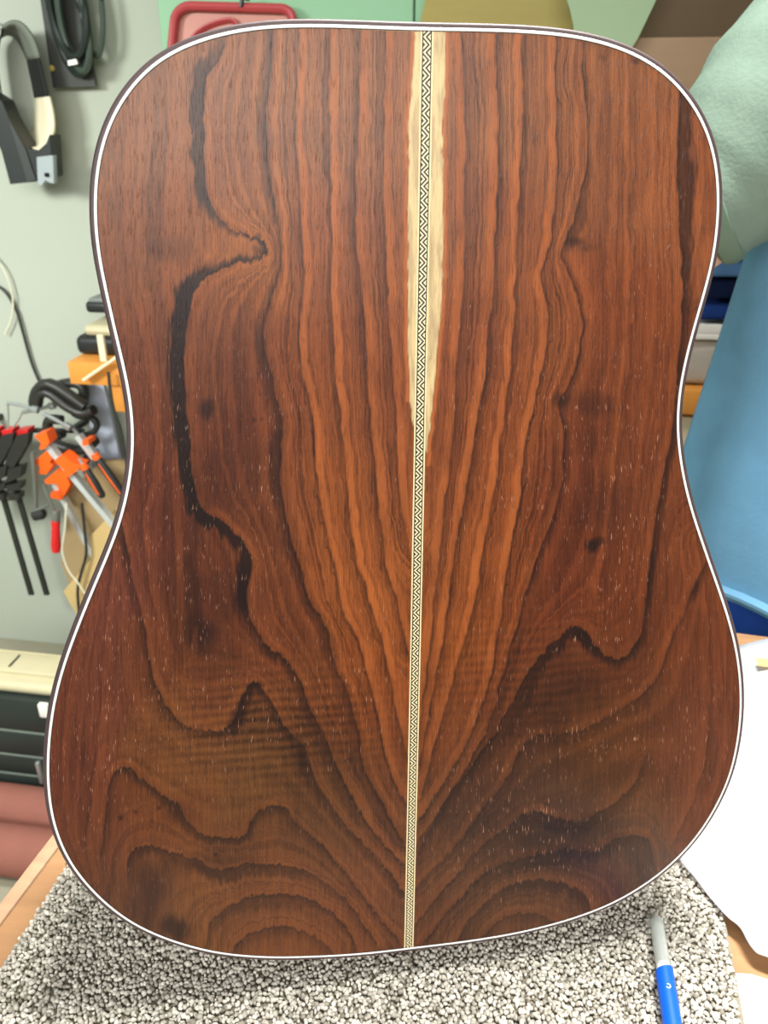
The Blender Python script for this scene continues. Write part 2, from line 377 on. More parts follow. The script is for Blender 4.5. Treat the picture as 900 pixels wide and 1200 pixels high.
def line_fields(lines, x0, x1):
    gx = np.arange(x0, x1 + STEP, STEP, float); gy = np.arange(20, 1130 + STEP, STEP, float)
    GX, GY = np.meshgrid(gx, gy)
    out = []
    for lv, core, side, pts in lines:
        full = []; w, s = 6, .2
        for p in pts:
            if len(p) > 2: w, s = p[2], p[3]
            full.append((p[0], p[1], w, s))
        c = spline(full, max(12, len(full) * 7))
        m = 45
        ix = np.where((gx > c[:, 0].min() - m) & (gx < c[:, 0].max() + m))[0]; iy = np.where((gy > c[:, 1].min() - m) & (gy < c[:, 1].max() + m))[0]
        sx, sy = slice(ix[0], ix[-1] + 1), slice(iy[0], iy[-1] + 1)
        X, Y = GX[sy, sx], GY[sy, sx]
        best = np.full(X.shape, 1e9); D = np.full(X.shape, 60.0); Wd = np.zeros(X.shape); S = np.zeros(X.shape)
        ns = len(c) - 1
        for i in range(ns):
            a, b = c[i], c[i + 1]
            t = b[:2] - a[:2]; l2 = t @ t + 1e-9
            f = np.clip(((X - a[0]) * t[0] + (Y - a[1]) * t[1]) / l2, 0, 1)
            dx, dy = X - (a[0] + f * t[0]), Y - (a[1] + f * t[1])
            d2 = dx * dx + dy * dy; k = d2 < best
            best[k] = d2[k]
            sg = np.where(t[0] * dy - t[1] * dx >= 0, 1.0, -1.0)
            # smoke hangs on the side given by out; positive distance = that side
            D[k] = (np.sqrt(d2) * sg * side)[k]
            Wd[k] = (a[2] + f * (b[2] - a[2]))[k]; S[k] = (a[3] + f * (b[3] - a[3]))[k]
        full_D = np.full(GX.shape, 60.0); full_W = np.ones(GX.shape); full_S = np.zeros(GX.shape)
        full_D[sy, sx] = D; full_W[sy, sx] = np.maximum(Wd, 1); full_S[sy, sx] = S
        out.append((lv, core, full_D, full_W, full_S, c))
    return gx, gy, out


def sample(G, gx, gy, x, y):
    fx = np.clip((x - gx[0]) / STEP, 0, len(gx) - 1.001); fy = np.clip((y - gy[0]) / STEP, 0, len(gy) - 1.001)
    i, j = fx.astype(int), fy.astype(int); u, v = fx - i, fy - j
    return (G[j, i] * (1 - u) + G[j, i + 1] * u) * (1 - v) + (G[j + 1, i] * (1 - u) + G[j + 1, i + 1] * u) * v


def ring_order(gx, gy, fields, seam_x):
    """smooth growth-ring field whose level lines are the measured lines (harmonic interpolation)"""
    s = 2
    sh = fields[0][2][::s, ::s].shape
    fix = np.zeros(sh, bool); val = np.zeros(sh)
    for lv, core, D, Wd, S, c in fields:
        n = np.abs(D[::s, ::s]) < STEP * s * .75
        fix |= n; val[n] = lv
    GXs, GYs = np.meshgrid(gx[::s], gy[::s])
    top = (np.abs(GXs - (500 - (GYs - 34) * .0202)) < STEP * s) & (GYs < 620)
    fix |= top; val[top] = 0
    P = np.where(fix, val, 6.0)
    for it in range(1500):
        Q = np.pad(P, 1, mode='edge')
        A = (Q[:-2, 1:-1] + Q[2:, 1:-1] + Q[1:-1, :-2] + Q[1:-1, 2:]) / 4
        P = np.where(fix, val, P + 1.0 * (A - P))
    return P, gx[::s], gy[::s]


def sample2(P, px_, py_, x, y):
    st = px_[1] - px_[0]
    fx = np.clip((x - px_[0]) / st, 0, len(px_) - 1.001); fy = np.clip((y - py_[0]) / st, 0, len(py_) - 1.001)
    i, j = fx.astype(int), fy.astype(int); u, v = fx - i, fy - j
    return (P[j, i] * (1 - u) + P[j, i + 1] * u) * (1 - v) + (P[j + 1, i] * (1 - u) + P[j + 1, i + 1] * u) * v


def figure(x, y, lines, x0, x1):
    """colour of the wood, ring field and pore filler at picture points x, y of one half"""
    gx, gy, fl = line_fields(lines, x0, x1)
    P, pxs, pys = ring_order(gx, gy, fl, 0)
    # fibres shift the ring edges up and down, so the edges fray along the grain
    jy = vnoise(x * .75, y * .03, 3) * 2.1 + vnoise(x * .22, y * .02, 5) * 2.0
    jx = vnoise(x * .05, y * .05, 9) * 1.6 + vnoise(x * .35, y * .10, 11) * .7
    X, Y = x + jx, y + jy
    ragged = vnoise(x * .6, y * .045, 61) * 1.2 + vnoise(x * .25, y * .05, 63) * 1.0
    phase = sample2(P, pxs, pys, X, Y)
    keep = np.ones_like(x); glow = np.zeros_like(x)
    for lv, core, D, Wd, S, c in fl:
        d = sample(D, gx, gy, X, Y)
        near = np.abs(d) < 44
        if not near.any(): continue
        dn = d[near]; w = sample(Wd, gx, gy, X[near], Y[near]); s = sample(S, gx, gy, X[near], Y[near])
        patch = .8 + .4 * vnoise(x[near] * .04, y[near] * .03, 21 + int(lv))
        big = smst(8, 14, w)
        smoke = np.where(dn >= 0, 1 - smst((.45 + .35 * big) * w, (1.7 - .45 * big) * w, dn + ragged[near] * (1 + w * .12)), np.exp(-(dn / 1.1) ** 2)) * s * np.clip(.5 + .45 * patch + .6 * big, 0, 1)
        ink = np.exp(-((dn - .4) / 1.15) ** 2) * core * np.clip(patch, .25, 1)
        keep[near] *= (1 - np.clip(smoke, 0, .97)) * (1 - np.clip(ink, 0, .97))
        glow[near] += np.where(dn < 0, smst(.5, 2, -dn) * (1 - smst(5.5 + 3 * patch, 9 + 4 * patch, -dn)), 0) * np.clip(patch, 0, 1) * (1.0 if lv < 5 else .4)
    fray = vnoise(x * .30, y * .02, 31) * .35 + vnoise(x * .1, y * .05, 37) * .4
    for bx, by, rx, ry, st, a in BLOBS:
        near = (np.abs(x - bx) < 3.2 * max(rx, ry)) & (np.abs(y - by) < 3.2 * max(rx, ry))
        if not near.any(): continue
        u, v = x[near] - bx, y[near] - by
        ca, sa = math.cos(a), math.sin(a)
        r = np.sqrt(((u * ca + v * sa) / rx) ** 2 + ((-u * sa + v * ca) / ry) ** 2) + fray[near] * .6
        keep[near] *= 1 - st * (1 - smst(.35, 1.5, r))
    num = np.zeros((len(x), 3)); den = np.zeros(len(x)) + 1e-12
    wx, wy = x + vnoise(x * .02, y * .012, 41) * 14, y + vnoise(x * .02, y * .012, 43) * 22
    for tx, ty, r, g, b in TONES:
        if not (x0 - 60 < tx < x1 + 60): continue
        q = np.exp(-(((wx - tx) / 30) ** 2 + ((wy - ty) / 44) ** 2) * .5) + 1e-7 / (1 + ((wx - tx) ** 2 + (wy - ty) ** 2) / 900)
        den += q; num += q[:, None] * lin((r * 1.01, g * 1.01, b * .86))
    tone = num / den[:, None]
    fleck = np.full(len(x), .22)
    for fx, fy, rx, ry, dns in FLECKS:
        fleck += dns * np.exp(-(((x - fx) / rx) ** 2 + ((y - fy) / ry) ** 2))
    fleck *= smst(120, 420, y) * .8 + .2
    cx, cy = 320, 850
    flame = np.exp(-(((x - cx) / 110) ** 2 + ((y - cy) / 60) ** 2)) + .6 * np.exp(-(((x - 620) / 90) ** 2 + ((y - 790) / 60) ** 2))
    # pale sapwood beside the centre strip
    lx = np.interp(y, [30,40,100,180,250,300,400,470,505,530], [485,485,481.5,478.5,477,476.5,477,479,485,500])
    rx_ = np.interp(y, [30,40,100,180,250,300,345,400,440,500,545,560], [520,520,520.5,518,518,517,516,512,508,503,498,488])
    wob = vnoise(y * .09, x * 0, 51) * 1.2 + vnoise(y * .02, x * 0, 53) * 1.2
    sap = smst(-.8, .8, x - lx - wob) * smst(-.8, .8, rx_ + wob - x)
    edge = (np.exp(-((x - lx - wob + 2.5) / 2.2) ** 2) * (y < 470) + np.exp(-((x - rx_ - wob - 2.5) / 2.2) ** 2)) * (y < 545)
    straight = 1 - .72 * smst(690, 860, y + .35 * np.abs(x - 478))
    straight *= np.clip(1 - .5 * smst(110, 230, np.abs(x - 489)), 0, 1)
    glow = np.clip(glow * (.25 + .75 * straight) + edge * 1.6, 0, 2)
    return tone, phase, 1 - keep, glow, np.clip(fleck, 0, 1.5), flame, sap, straight


def rosewood_back():
    m = bpy.data.materials.new('figured_rosewood'); m.use_nodes = True
    nt = m.node_tree; N = nt.nodes; L = nt.links; b = N['Principled BSDF']

    def attr(n, out='Fac'):
        a = N.new('ShaderNodeAttribute'); a.attribute_name = n; return a.outputs[out]

    def math_(op, a, c=None, d=None):
        k = N.new('ShaderNodeMath'); k.operation = op
        for i, v in enumerate((a, c, d)):
            if v is None: continue
            if isinstance(v, (int, float)): k.inputs[i].default_value = v
            else: L.new(v, k.inputs[i])
        return k.outputs[0]

    def mixc(f, a, c, mode='MIX'):
        k = N.new('ShaderNodeMix'); k.data_type = 'RGBA'; k.blend_type = mode
        for nm, v in (('Factor', f), ('A', a), ('B', c)):
            if isinstance(v, (int, float)): k.inputs[nm].default_value = v
            elif isinstance(v, tuple): k.inputs[nm].default_value = (*v, 1)
            else: L.new(v, k.inputs[nm])
        return k.outputs['Result']

    pos = attr('figure_position', 'Vector')

    def noise(scale, st, detail=3, rough=.55, dims='3D', w=None):
        n = N.new('ShaderNodeTexNoise'); n.noise_dimensions = dims
        n.inputs['Scale'].default_value = scale; n.inputs['Detail'].default_value = detail; n.inputs['Roughness'].default_value = rough
        if dims == '1D': L.new(w, n.inputs['W'])
        else:
            mp = N.new('ShaderNodeMapping'); mp.inputs['Scale'].default_value = st; L.new(pos, mp.inputs[0]); L.new(mp.outputs[0], n.inputs['Vector'])
        return n.outputs['Fac']

    def ramp(v, lo, hi, a, c):
        k = N.new('ShaderNodeMapRange'); k.interpolation_type = 'SMOOTHSTEP'
        L.new(v, k.inputs[0])
        for i, q in enumerate((lo, hi, a, c)): k.inputs[i + 1].default_value = q
        return k.outputs[0]

    wobble = math_('MULTIPLY', math_('SUBTRACT', noise(7, (1, .25, 1)), .5), .20)
    ph = math_('ADD', attr('ring'), wobble)
    rings = noise(2.6, None, 4, .62, '1D', ph)
    fine = noise(9.0, None, 2, .6, '1D', ph)
    fib = noise(34, (1, .045, 1), 3)
    fib2 = noise(75, (1, .03, 1), 2)
    cloud = noise(3.0, (1, .5, 1), 4)
    tone = attr('tone', 'Color')
    # rings lighten to orange and darken to brown
    k = math_('ADD', math_('MULTIPLY', ramp(rings, .32, .68, -1, 1), math_('ADD', math_('MULTIPLY', attr('straight'), .18), .14)), math_('MULTIPLY', ramp(fine, .36, .64, -1, 1), math_('MULTIPLY', attr('straight'), .11)))
    k = math_('ADD', k, math_('MULTIPLY', ramp(fib, .3, .7, -1, 1), .13))
    k = math_('ADD', k, math_('MULTIPLY', ramp(cloud, .3, .7, -1, 1), .10))
    k = math_('ADD', k, math_('MULTIPLY', ramp(fib2, .32, .68, -1, 1), .13))
    k = math_('ADD', k, math_('MULTIPLY', ramp(noise(90, (1, .25, 1), 2), .3, .7, -1, 1), .10))
    wv = N.new('ShaderNodeTexWave'); wv.bands_direction = 'Y'; wv.inputs['Scale'].default_value = 2.9; wv.inputs['Distortion'].default_value = 3.5; wv.inputs['Detail'].default_value = 2
    mpw = N.new('ShaderNodeMapping'); mpw.inputs['Scale'].default_value = (.5, 1, 1); mpw.inputs['Rotation'].default_value = (0, 0, .18); L.new(pos, mpw.inputs[0]); L.new(mpw.outputs[0], wv.inputs['Vector'])
    k = math_('ADD', k, math_('MULTIPLY', math_('MULTIPLY', attr('ripple'), math_('SUBTRACT', wv.outputs['Fac'], .5)), .75))
    gain = math_('MULTIPLY', math_('ADD', 1.0, k), .69)
    col = mixc(1.0, tone, N.new('ShaderNodeCombineColor').outputs[0], 'MULTIPLY')
    cc = N.new('ShaderNodeCombineColor'); L.new(gain, cc.inputs[0]); L.new(gain, cc.inputs[1]); L.new(math_('MULTIPLY', gain, math_('SUBTRACT', 1.0, math_('MULTIPLY', k, .25))), cc.inputs[2])
    L.new(cc.outputs[0], col.node.inputs['B'])
    warm = mixc(math_('MULTIPLY', attr('glow'), .46), col, tuple(lin((184, 100, 48))))
    dark = mixc(attr('ink'), warm, tuple(lin((24, 13, 13))))
    # open pores: short dark dashes, some holding pale filler
    pore = ramp(noise(62, (1, .075, 1), 2, .45), .58, .68, 0, 1)
    dark = mixc(math_('MULTIPLY', pore, .36), dark, tuple(lin((48, 26, 22))))
    fl = noise(85, (1, .10, 1), 2, .35)
    gate = noise(9, (1, .5, 1), 3)
    thr = math_('MULTIPLY', ramp(fl, .62, .71, 0, 1), math_('MULTIPLY', attr('fleck'), ramp(gate, .44, .66, 0, 1)))
    dark = mixc(math_('MINIMUM', math_('MULTIPLY', thr, .7), .7), dark, tuple(lin((196, 142, 116))))
    sapc = mixc(ramp(noise(12, (1, .12, 1), 4), .42, .62, 0, 1), tuple(lin((214, 188, 138))), tuple(lin((186, 158, 118))))
    sapc = mixc(math_('MULTIPLY', pore, .3), sapc, tuple(lin((140, 112, 76))))
    fin = mixc(attr('sapwood'), dark, sapc)
    L.new(fin, b.inputs['Base Color'])
    L.new(math_('ADD', .29, math_('MULTIPLY', fib, .12)), b.inputs['Roughness'])
    b.inputs['Specular IOR Level'].default_value = .28
    bp = N.new('ShaderNodeBump'); bp.inputs['Strength'].default_value = .25; bp.inputs['Distance'].default_value = .0004
    L.new(math_('SUBTRACT', fib, pore), bp.inputs['Height']); L.new(bp.outputs[0], b.inputs['Normal'])
    return m


def dome(s, t):
    return .0030 * np.clip(1 - (s / .215) ** 2, 0, 1) * np.clip(1 - ((t - .27) / .30) ** 2, 0, 1)


def back_pt(s, t, h=0.0):
    """point of the back: s across, t down from the neck end, h above the wood"""
    s = np.asarray(s, float); t = np.asarray(t, float)
    q = TOPC + s[..., None] * R_C + t[..., None] * AX_C + (dome(s, t) + h)[..., None] * N_C
    return c2w(q)


GUITAR_LOC = c2w(BOTC - .05 * N_C)
guitar = thing('guitar_body', 'unfinished guitar body showing its dark figured rosewood back with white edge line', 'guitar', GUITAR_LOC)
STRIP = .00285


def raw_mesh(name, co, quads, material, parent):
    me = bpy.data.meshes.new(name)
    co = np.asarray(co, np.float32) - np.asarray(parent.location, np.float32)
    me.vertices.add(len(co)); me.vertices.foreach_set('co', co.ravel())
    q = np.asarray(quads, np.int32)
    me.loops.add(q.size); me.loops.foreach_set('vertex_index', q.ravel())
    me.polygons.add(len(q)); me.polygons.foreach_set('loop_start', np.arange(0, q.size, 4, dtype=np.int32))
    me.update(calc_edges=True); me.validate()
    me.shade_smooth(); me.materials.append(material)
    o = bpy.data.objects.new(name, me); COL.objects.link(o); o.parent = parent
    return o


def attribute(me, name, kind, arr):
    a = me.attributes.new(name, kind, 'POINT')
    a.data.foreach_set({'FLOAT': 'value', 'FLOAT_VECTOR': 'vector', 'FLOAT_COLOR': 'color'}[kind], np.asarray(arr, np.float32).ravel())


rw = rosewood_back()
inner = offs(-.0008)
CELL = .00066
ts = np.arange(inner[:, 1].min() + 1e-5, inner[:, 1].max(), CELL)
lo, hi = np.zeros(len(ts)), np.zeros(len(ts))
i2 = np.roll(inner, -1, 0)
for r, t in enumerate(ts):
    c = ((inner[:, 1] - t) * (i2[:, 1] - t) <= 0) & (inner[:, 1] != i2[:, 1])
    xs = inner[c, 0] + (t - inner[c, 1]) / (i2[c, 1] - inner[c, 1]) * (i2[c, 0] - inner[c, 0])
    lo[r], hi[r] = xs.min(), xs.max()
for side, lines, x0, x1 in ((-1, LINES_L, 40, 505), (1, LINES_R, 470, 885)):
    n = int(.204 / CELL)
    s = side * (STRIP - .0003 + np.arange(n) * CELL)
    S, T = np.meshgrid(s, ts)
    seam = side * (STRIP - .0003)
    Sc = np.clip(S, lo[:, None], np.minimum(hi, seam)[:, None]) if side < 0 else np.clip(S, np.maximum(lo, seam)[:, None], hi[:, None])
    outm = np.abs(Sc - S) > 1e-9
    idx = np.arange(S.size).reshape(S.shape)
    q = np.stack([idx[:-1, :-1], idx[1:, :-1], idx[1:, 1:], idx[:-1, 1:]], -1).reshape(-1, 4)
    om = np.stack([outm[:-1, :-1], outm[1:, :-1], outm[1:, 1:], outm[:-1, 1:]], -1).reshape(-1, 4)
    q = q[~om.all(1)]
    if side > 0: q = q[:, ::-1]
    used = np.unique(q); remap = np.zeros(S.size, np.int32); remap[used] = np.arange(len(used))
    ss, tt = Sc.ravel()[used], T.ravel()[used]
    o = raw_mesh('back_board', back_pt(ss, tt), remap[q], rw, guitar)
    px, py = st_to_px(ss, tt)
    tone, phase, ink, glow, fleck, flame, sap, straight = figure(px, py, lines, x0, x1)
    me = o.data
    attribute(me, 'figure_position', 'FLOAT_VECTOR', np.stack([px / 100, py / 100, 0 * px + (3 if side > 0 else 0)], -1))
    attribute(me, 'tone', 'FLOAT_COLOR', np.c_[tone, np.ones(len(px))])
    for nm, a in (('ring', phase), ('ink', ink), ('glow', glow), ('fleck', fleck), ('ripple', flame), ('sapwood', sap), ('straight', straight)):
        attribute(me, nm, 'FLOAT', a)
    o['label'] = 'left bookmatched rosewood half' if side < 0 else 'right bookmatched rosewood half'


# centre strip of zigzag marquetry, let into the seam between the halves
def marquetry():
    m = bpy.data.materials.new('zigzag_marquetry'); m.use_nodes = True
    nt = m.node_tree; N = nt.nodes; L = nt.links; b = N['Principled BSDF']
    a = N.new('ShaderNodeAttribute'); a.attribute_name = 'strip_position'
    sp_ = N.new('ShaderNodeSeparateXYZ'); L.new(a.outputs['Vector'], sp_.inputs[0])

    def M(op, x, y=None, z=None):
        k = N.new('ShaderNodeMath'); k.operation = op
        for i, v in enumerate((x, y, z)):
            if v is None: continue
            if isinstance(v, (int, float)): k.inputs[i].default_value = v
            else: L.new(v, k.inputs[i])
        return k.outputs[0]
    x, y = sp_.outputs[0], sp_.outputs[1]                     # millimetres
    zig = M('PINGPONG', y, 3.05)
    u = M('ADD', x, zig)
    st = M('GREATER_THAN', M('FRACT', M('DIVIDE', M('ADD', u, 40.35), 2.0333)), .52)
    mx = N.new('ShaderNodeMix'); mx.data_type = 'RGBA'; L.new(st, mx.inputs['Factor'])
    mx.inputs['A'].default_value = (*lin((44, 32, 20)), 1); mx.inputs['B'].default_value = (*lin((238, 222, 178)), 1)
    L.new(mx.outputs['Result'], b.inputs['Base Color']); b.inputs['Roughness'].default_value = .45
    return m


tb = np.arange(.0003, BODY_LEN, .0009)
for name, s0, s1, h, m in (('marquetry_strip', -.00170, .00170, .00005, marquetry()),
                           ('dark_line', -.00220, -.00165, .00006, mat('dark_line', (58, 48, 30), .5, .1, 200)),
                           ('dark_line', .00165, .00220, .00006, mat('dark_line', (58, 48, 30))),
                           ('pale_line', -.00290, -.00215, .00007, mat('pale_line', (232, 214, 168), .5, .06, 200)),
                           ('pale_line', .00215, .00290, .00007, mat('pale_line', (232, 214, 168)))):
    nn = 6
    S, T = np.meshgrid(np.linspace(s0, s1, nn), tb)
    idx = np.arange(S.size).reshape(S.shape)
    q = np.stack([idx[:-1, :-1], idx[1:, :-1], idx[1:, 1:], idx[:-1, 1:]], -1).reshape(-1, 4)[:, ::-1]
    o = raw_mesh(name, back_pt(S.ravel(), T.ravel(), np.full(S.size, h)), q, m, guitar)
    attribute(o.data, 'strip_position', 'FLOAT_VECTOR', np.stack([S.ravel() * 1000, T.ravel() * 1000, 0 * S.ravel()], -1))


def ring_strip(name, prof, material, label=None):
    """closed band around the outline; prof = list of (offset outwards, height)"""
    n = len(OUT); rows = []
    for o_, h in prof:
        P = offs(o_)
        rows.append(back_pt(P[:, 0], P[:, 1], np.full(n, h) if not hasattr(h, '__len__') else np.asarray(h)))
    co = np.concatenate(rows); q = []
    k = np.arange(n); k2 = (k + 1) % n
    for r in range(len(prof) - 1):
        q.append(np.stack([r * n + k, (r + 1) * n + k, (r + 1) * n + k2, r * n + k2], -1))
    q = np.concatenate(q)
    o = raw_mesh(name, co, q, material, guitar)
    if label: o['label'] = label
    return o


DEP = -(.100 + .020 * np.clip(OUT[:, 1] / BODY_LEN, 0, 1))
ring_strip('purfling', [(-.00095, -.0006), (-.00095, .00012), (-.00058, .00012)], mat('black_purfling', (52, 40, 36), .4, .1, 200), 'thin black line inside the white line')
ring_strip('purfling', [(-.00064, .00010), (-.00060, .00016), (.00060, .00016), (.00064, .00010)], mat('white_purfling', (244, 244, 240), .35, .02, 100), 'white plastic edge line')
ring_strip('binding', [(.00060, .00010), (.00170, .0001), (.00250, -.0003), (.00285, -.0011), (.00290, -.0022), (.00290, -.0060)], mat('dark_binding', (78, 62, 62), .5, .3, 120), 'dark rosewood binding')
ring_strip('side_rim', [(.00270, -.0055), (.00270, DEP + .006)], mat('rosewood_side', (88, 48, 38), .4, .35, 30, stretch=(1, 1, 8)), 'bent rosewood side')
ring_strip('front_binding', [(.00270, DEP + .0065), (.00290, DEP + .006), (.00290, DEP), (-.001, DEP)], mat('dark_binding', (66, 48, 48)))
P = offs(-.0005); n = len(P)
bmf = MB(); q = back_pt(P[:, 0], P[:, 1], DEP + .0002)
vv = [bmf.bm.verts.new(p) for p in q]; bmf.bm.faces.new(vv)
bmf.build('soundboard', mat('spruce_top', (214, 178, 122), .5, .1, 40, stretch=(8, 1, 1)), guitar)

# ------------------------------------------------------------------ room shell
WALLV = 1.80
wall_paint = mat('wall_paint', (176, 182, 168), .8, .05, 3, .2, bump=.1, bscale=60)
struct(MB().box(uvz(-.2, WALLV + .05, 1.3), (5.0, .1, 2.6), (U, V, Z)).build('wall_back', wall_paint))
struct(MB().box(uvz(0, .3, -.05), (5.6, 5.0, .1), (U, V, Z)).build('floor', mat('floor_paint', (150, 146, 126), .6, .18, 8, .3)))

# ------------------------------------------------------------------ work table with the carpet scrap
pA = at_z(77, 1025, TABLE); pB = at_z(6, 1137, TABLE)
lA, lB = at_z(66, 995, TABLE), at_z(0, 1083, TABLE)                 # left edge of the table
tdir = (lA - lB).normalized(); tdir.z = 0; tdir.normalize()
tside = Vector((tdir.y, -tdir.x, 0))                                # to the right along the table
back = at_z(870, 742, TABLE)
T0 = lB - tdir * .16; T0.z = 0                                                # near left corner
depth = (back - T0).dot(tdir); width = 1.15
tctr = T0 + tdir * depth / 2 + tside * width / 2
table = thing('work_table', 'worn wooden work table under the carpet scrap and the white sheet', 'table', (tctr.x, tctr.y, 0))
board_m = mat('table_wood', (172, 128, 88), .6, .34, 14, .35, bump=.15, stretch=(1, 6, 1))
nb = 9
for i in range(nb):
    w = width / nb
    c = T0 + tside * (w * (i + .5)) + tdir * depth / 2 + Z * (TABLE - .018)
    MB().box(c, (w - .0012, depth, .036), (tside, tdir, Z), .0012, 1).build('plank', board_m, table)
MB().box(T0 - tside * .006 + tdir * depth / 2 + Z * (TABLE - .02), (.012, depth, .04), (tside, tdir, Z), .003).build('edge_strip', mat('edge_wood', (184, 150, 118), .7, .3, 20, stretch=(1, 6, 1)), table)
for a, b_ in ((.06, .06), (.06, depth - .06), (width - .06, .06), (width - .06, depth - .06)):
    MB().box(T0 + tside * a + tdir * b_ + Z * ((TABLE - .037) / 2), (.07, .07, TABLE - .037), (tside, tdir, Z), .004).build('leg', mat('leg_wood', (176, 132, 86), .6, .15, 20), table)
for a, b_, sx, sy in ((width / 2, .06, width - .2, .025), (width / 2, depth - .06, width - .2, .025)):
    MB().box(T0 + tside * a + tdir * b_ + Z * (TABLE - .09), (sx, sy, .09), (tside, tdir, Z), .003).build('apron_rail', mat('leg_wood', (176, 132, 86)), table)

# carpet: backing plus loops
cl = (pA - pB).normalized()
rA, rB = at_z(850, 1070, TABLE + .008), at_z(874, 1196, TABLE + .008)
cr = (rA - rB).normalized()
near, far = .15, .58


def carpet_pt(u, y):
    xl = pB.x + cl.x / cl.y * (y - pB.y); xr = rB.x + cr.x / cr.y * (y - rB.y)
    return xl + (xr - xl) * u


cx, cy = (carpet_pt(0, .35) + carpet_pt(1, .35)) / 2, .36
carpet = thing('carpet_scrap', 'grey flecked loop pile carpet scrap lying on the table under the guitar', 'carpet', (cx, cy, TABLE))
quad = [(carpet_pt(0, near), near), (carpet_pt(1, near), near), (carpet_pt(1, far), far), (carpet_pt(0, far), far)]
MB().prism(quad, (0, 0, TABLE + .0003), (1, 0, 0), (0, 1, 0), (0, 0, .0045)).build('backing', mat('carpet_backing', (140, 132, 116), .9, .2, 200), carpet)
sp_c = .0027
ico = bmesh.new(); bmesh.ops.create_icosphere(ico, subdivisions=1, radius=1)
iv = np.array([v.co[:] for v in ico.verts]); itri = np.array([[v.index for v in f.verts] for f in ico.faces]); ico.free()
ctr = []
rowi = 0; y = near
while y < far:
    xl, xr = carpet_pt(0, y), carpet_pt(1, y)
    m_ = int((xr - xl) / sp_c)
    xs = xl + (np.arange(m_) + .5 * (rowi % 2)) * sp_c
    ctr.append(np.stack([xs, np.full(m_, y)], -1)); y += sp_c * .88; rowi += 1
ctr = np.concatenate(ctr); nT = len(ctr)
ctr += RNG.normal(0, .00065, ctr.shape)
edge = np.minimum(np.abs(ctr[:, 0] - np.array([carpet_pt(0, yy) for yy in ctr[:, 1]])), np.abs(ctr[:, 0] - np.array([carpet_pt(1, yy) for yy in ctr[:, 1]])))
zz = TABLE + .0068 + RNG.uniform(-.0008, .0008, nT) - .002 * np.exp(-edge / .004)
sz = RNG.uniform(.0012, .0018, (nT, 1)) * np.array([[1, 1, 1.15]])
sz *= 1 + RNG.uniform(-.3, .4, (nT, 3))
co = iv[None] * (1 + RNG.uniform(-.28, .28, (nT, 12, 1))) * sz[:, None] + np.c_[ctr, zz][:, None]
tri = (itri[None] + (np.arange(nT) * 12)[:, None, None]).reshape(-1, 3)
me = bpy.data.meshes.new('pile'); co = co.reshape(-1, 3).astype(np.float32) - np.array((cx, cy, TABLE), np.float32)
me.vertices.add(len(co)); me.vertices.foreach_set('co', co.ravel())
me.loops.add(tri.size); me.loops.foreach_set('vertex_index', tri.astype(np.int32).ravel())
me.polygons.add(len(tri)); me.polygons.foreach_set('loop_start', np.arange(0, tri.size, 3, dtype=np.int32))
me.update(calc_edges=True); me.shade_smooth()
shade = np.clip(RNG.normal(.55, .24, nT), 0, 1)
attribute(me, 'loop_shade', 'FLOAT', np.repeat(shade, 12))
mc = bpy.data.materials.new('carpet_loops'); mc.use_nodes = True; MATS['carpet_loops'] = mc
nt = mc.node_tree; a_ = nt.nodes.new('ShaderNodeAttribute'); a_.attribute_name = 'loop_shade'
rp = nt.nodes.new('ShaderNodeValToRGB'); nt.links.new(a_.outputs['Fac'], rp.inputs[0])
e = rp.color_ramp.elements; e[0].color = (*lin((124, 116, 102)), 1); e[1].color = (*lin((228, 222, 210)), 1)
nt.links.new(rp.outputs[0], nt.nodes['Principled BSDF'].inputs['Base Color']); nt.nodes['Principled BSDF'].inputs['Roughness'].default_value = .9
me.materials.append(mc)
pile = bpy.data.objects.new('pile', me); COL.objects.link(pile); pile.parent = carpet; pile['kind'] = 'stuff'

# ------------------------------------------------------------------ glue pen, white sheet, papers on the table
zc = CARPET_TOP + .0052
p0, p1 = at_z(769, 1078, zc), at_z(777.5, 1133, zc)
dp = (p1 - p0).normalized(); pen_r = .0046
pen = thing('tube_pen', 'slim clear tube pen with a bright blue wrapped barrel on the carpet', 'pen', (p0.x, p0.y, zc - pen_r))
clear = mat('clear_plastic', (204, 208, 202), .22, .05, 60, .5, alpha=.55)
L_cap = (p1 - p0).length
MB().lathe([(0, .0026), (.0006, .0042), (.002, pen_r), (L_cap, pen_r)], p0, dp, 24).build('cap', clear, pen)
MB().lathe([(.006, .0012), (.008, .0022), (L_cap - .001, .0024)], p0, dp, 16).build('nib_holder', mat('grey_rod', (112, 118, 112), .4), pen)
side_p = dp.cross(Z).normalized()
bm_ = MB().lathe([(0, .0042), (.0008, .0044), (.0055, .0044)], p0 + dp * (L_cap - .0015), dp, 24); bm_.build('collar', mat('white_plastic', (236, 236, 232), .4, .03), pen)
bl = MB().lathe([(0, .0050), (.0004, .0056), (.05, .0056), (.085, .0054), (.0865, .004)], p1 + dp * .0022, dp, 28)
for v in bl.bm.verts:                                           # the wrap is cut at a slant
    k = (v.co - p1).dot(dp)
    if k < .004: v.co += dp * ((v.co - p1).dot(-side_p) / .0056 * -.0016)
bl.build('barrel', mat('blue_wrap', (4, 92, 214), .45, .06, 60), pen)
# small white mark on the wrap: an open ring
mk = p1 + dp * .0165 + Z * .00555 - side_p * -.0002
arc = [mk + (dp * math.sin(t) + side_p * math.cos(t)) * .0013 - Z * (.0013 * math.cos(t)) ** 2 * 90 for t in np.linspace(.5, 5.2, 14)]
MB().tube(arc, .00033, 6).build('print_mark', mat('white_plastic', (236, 236, 232)), pen)

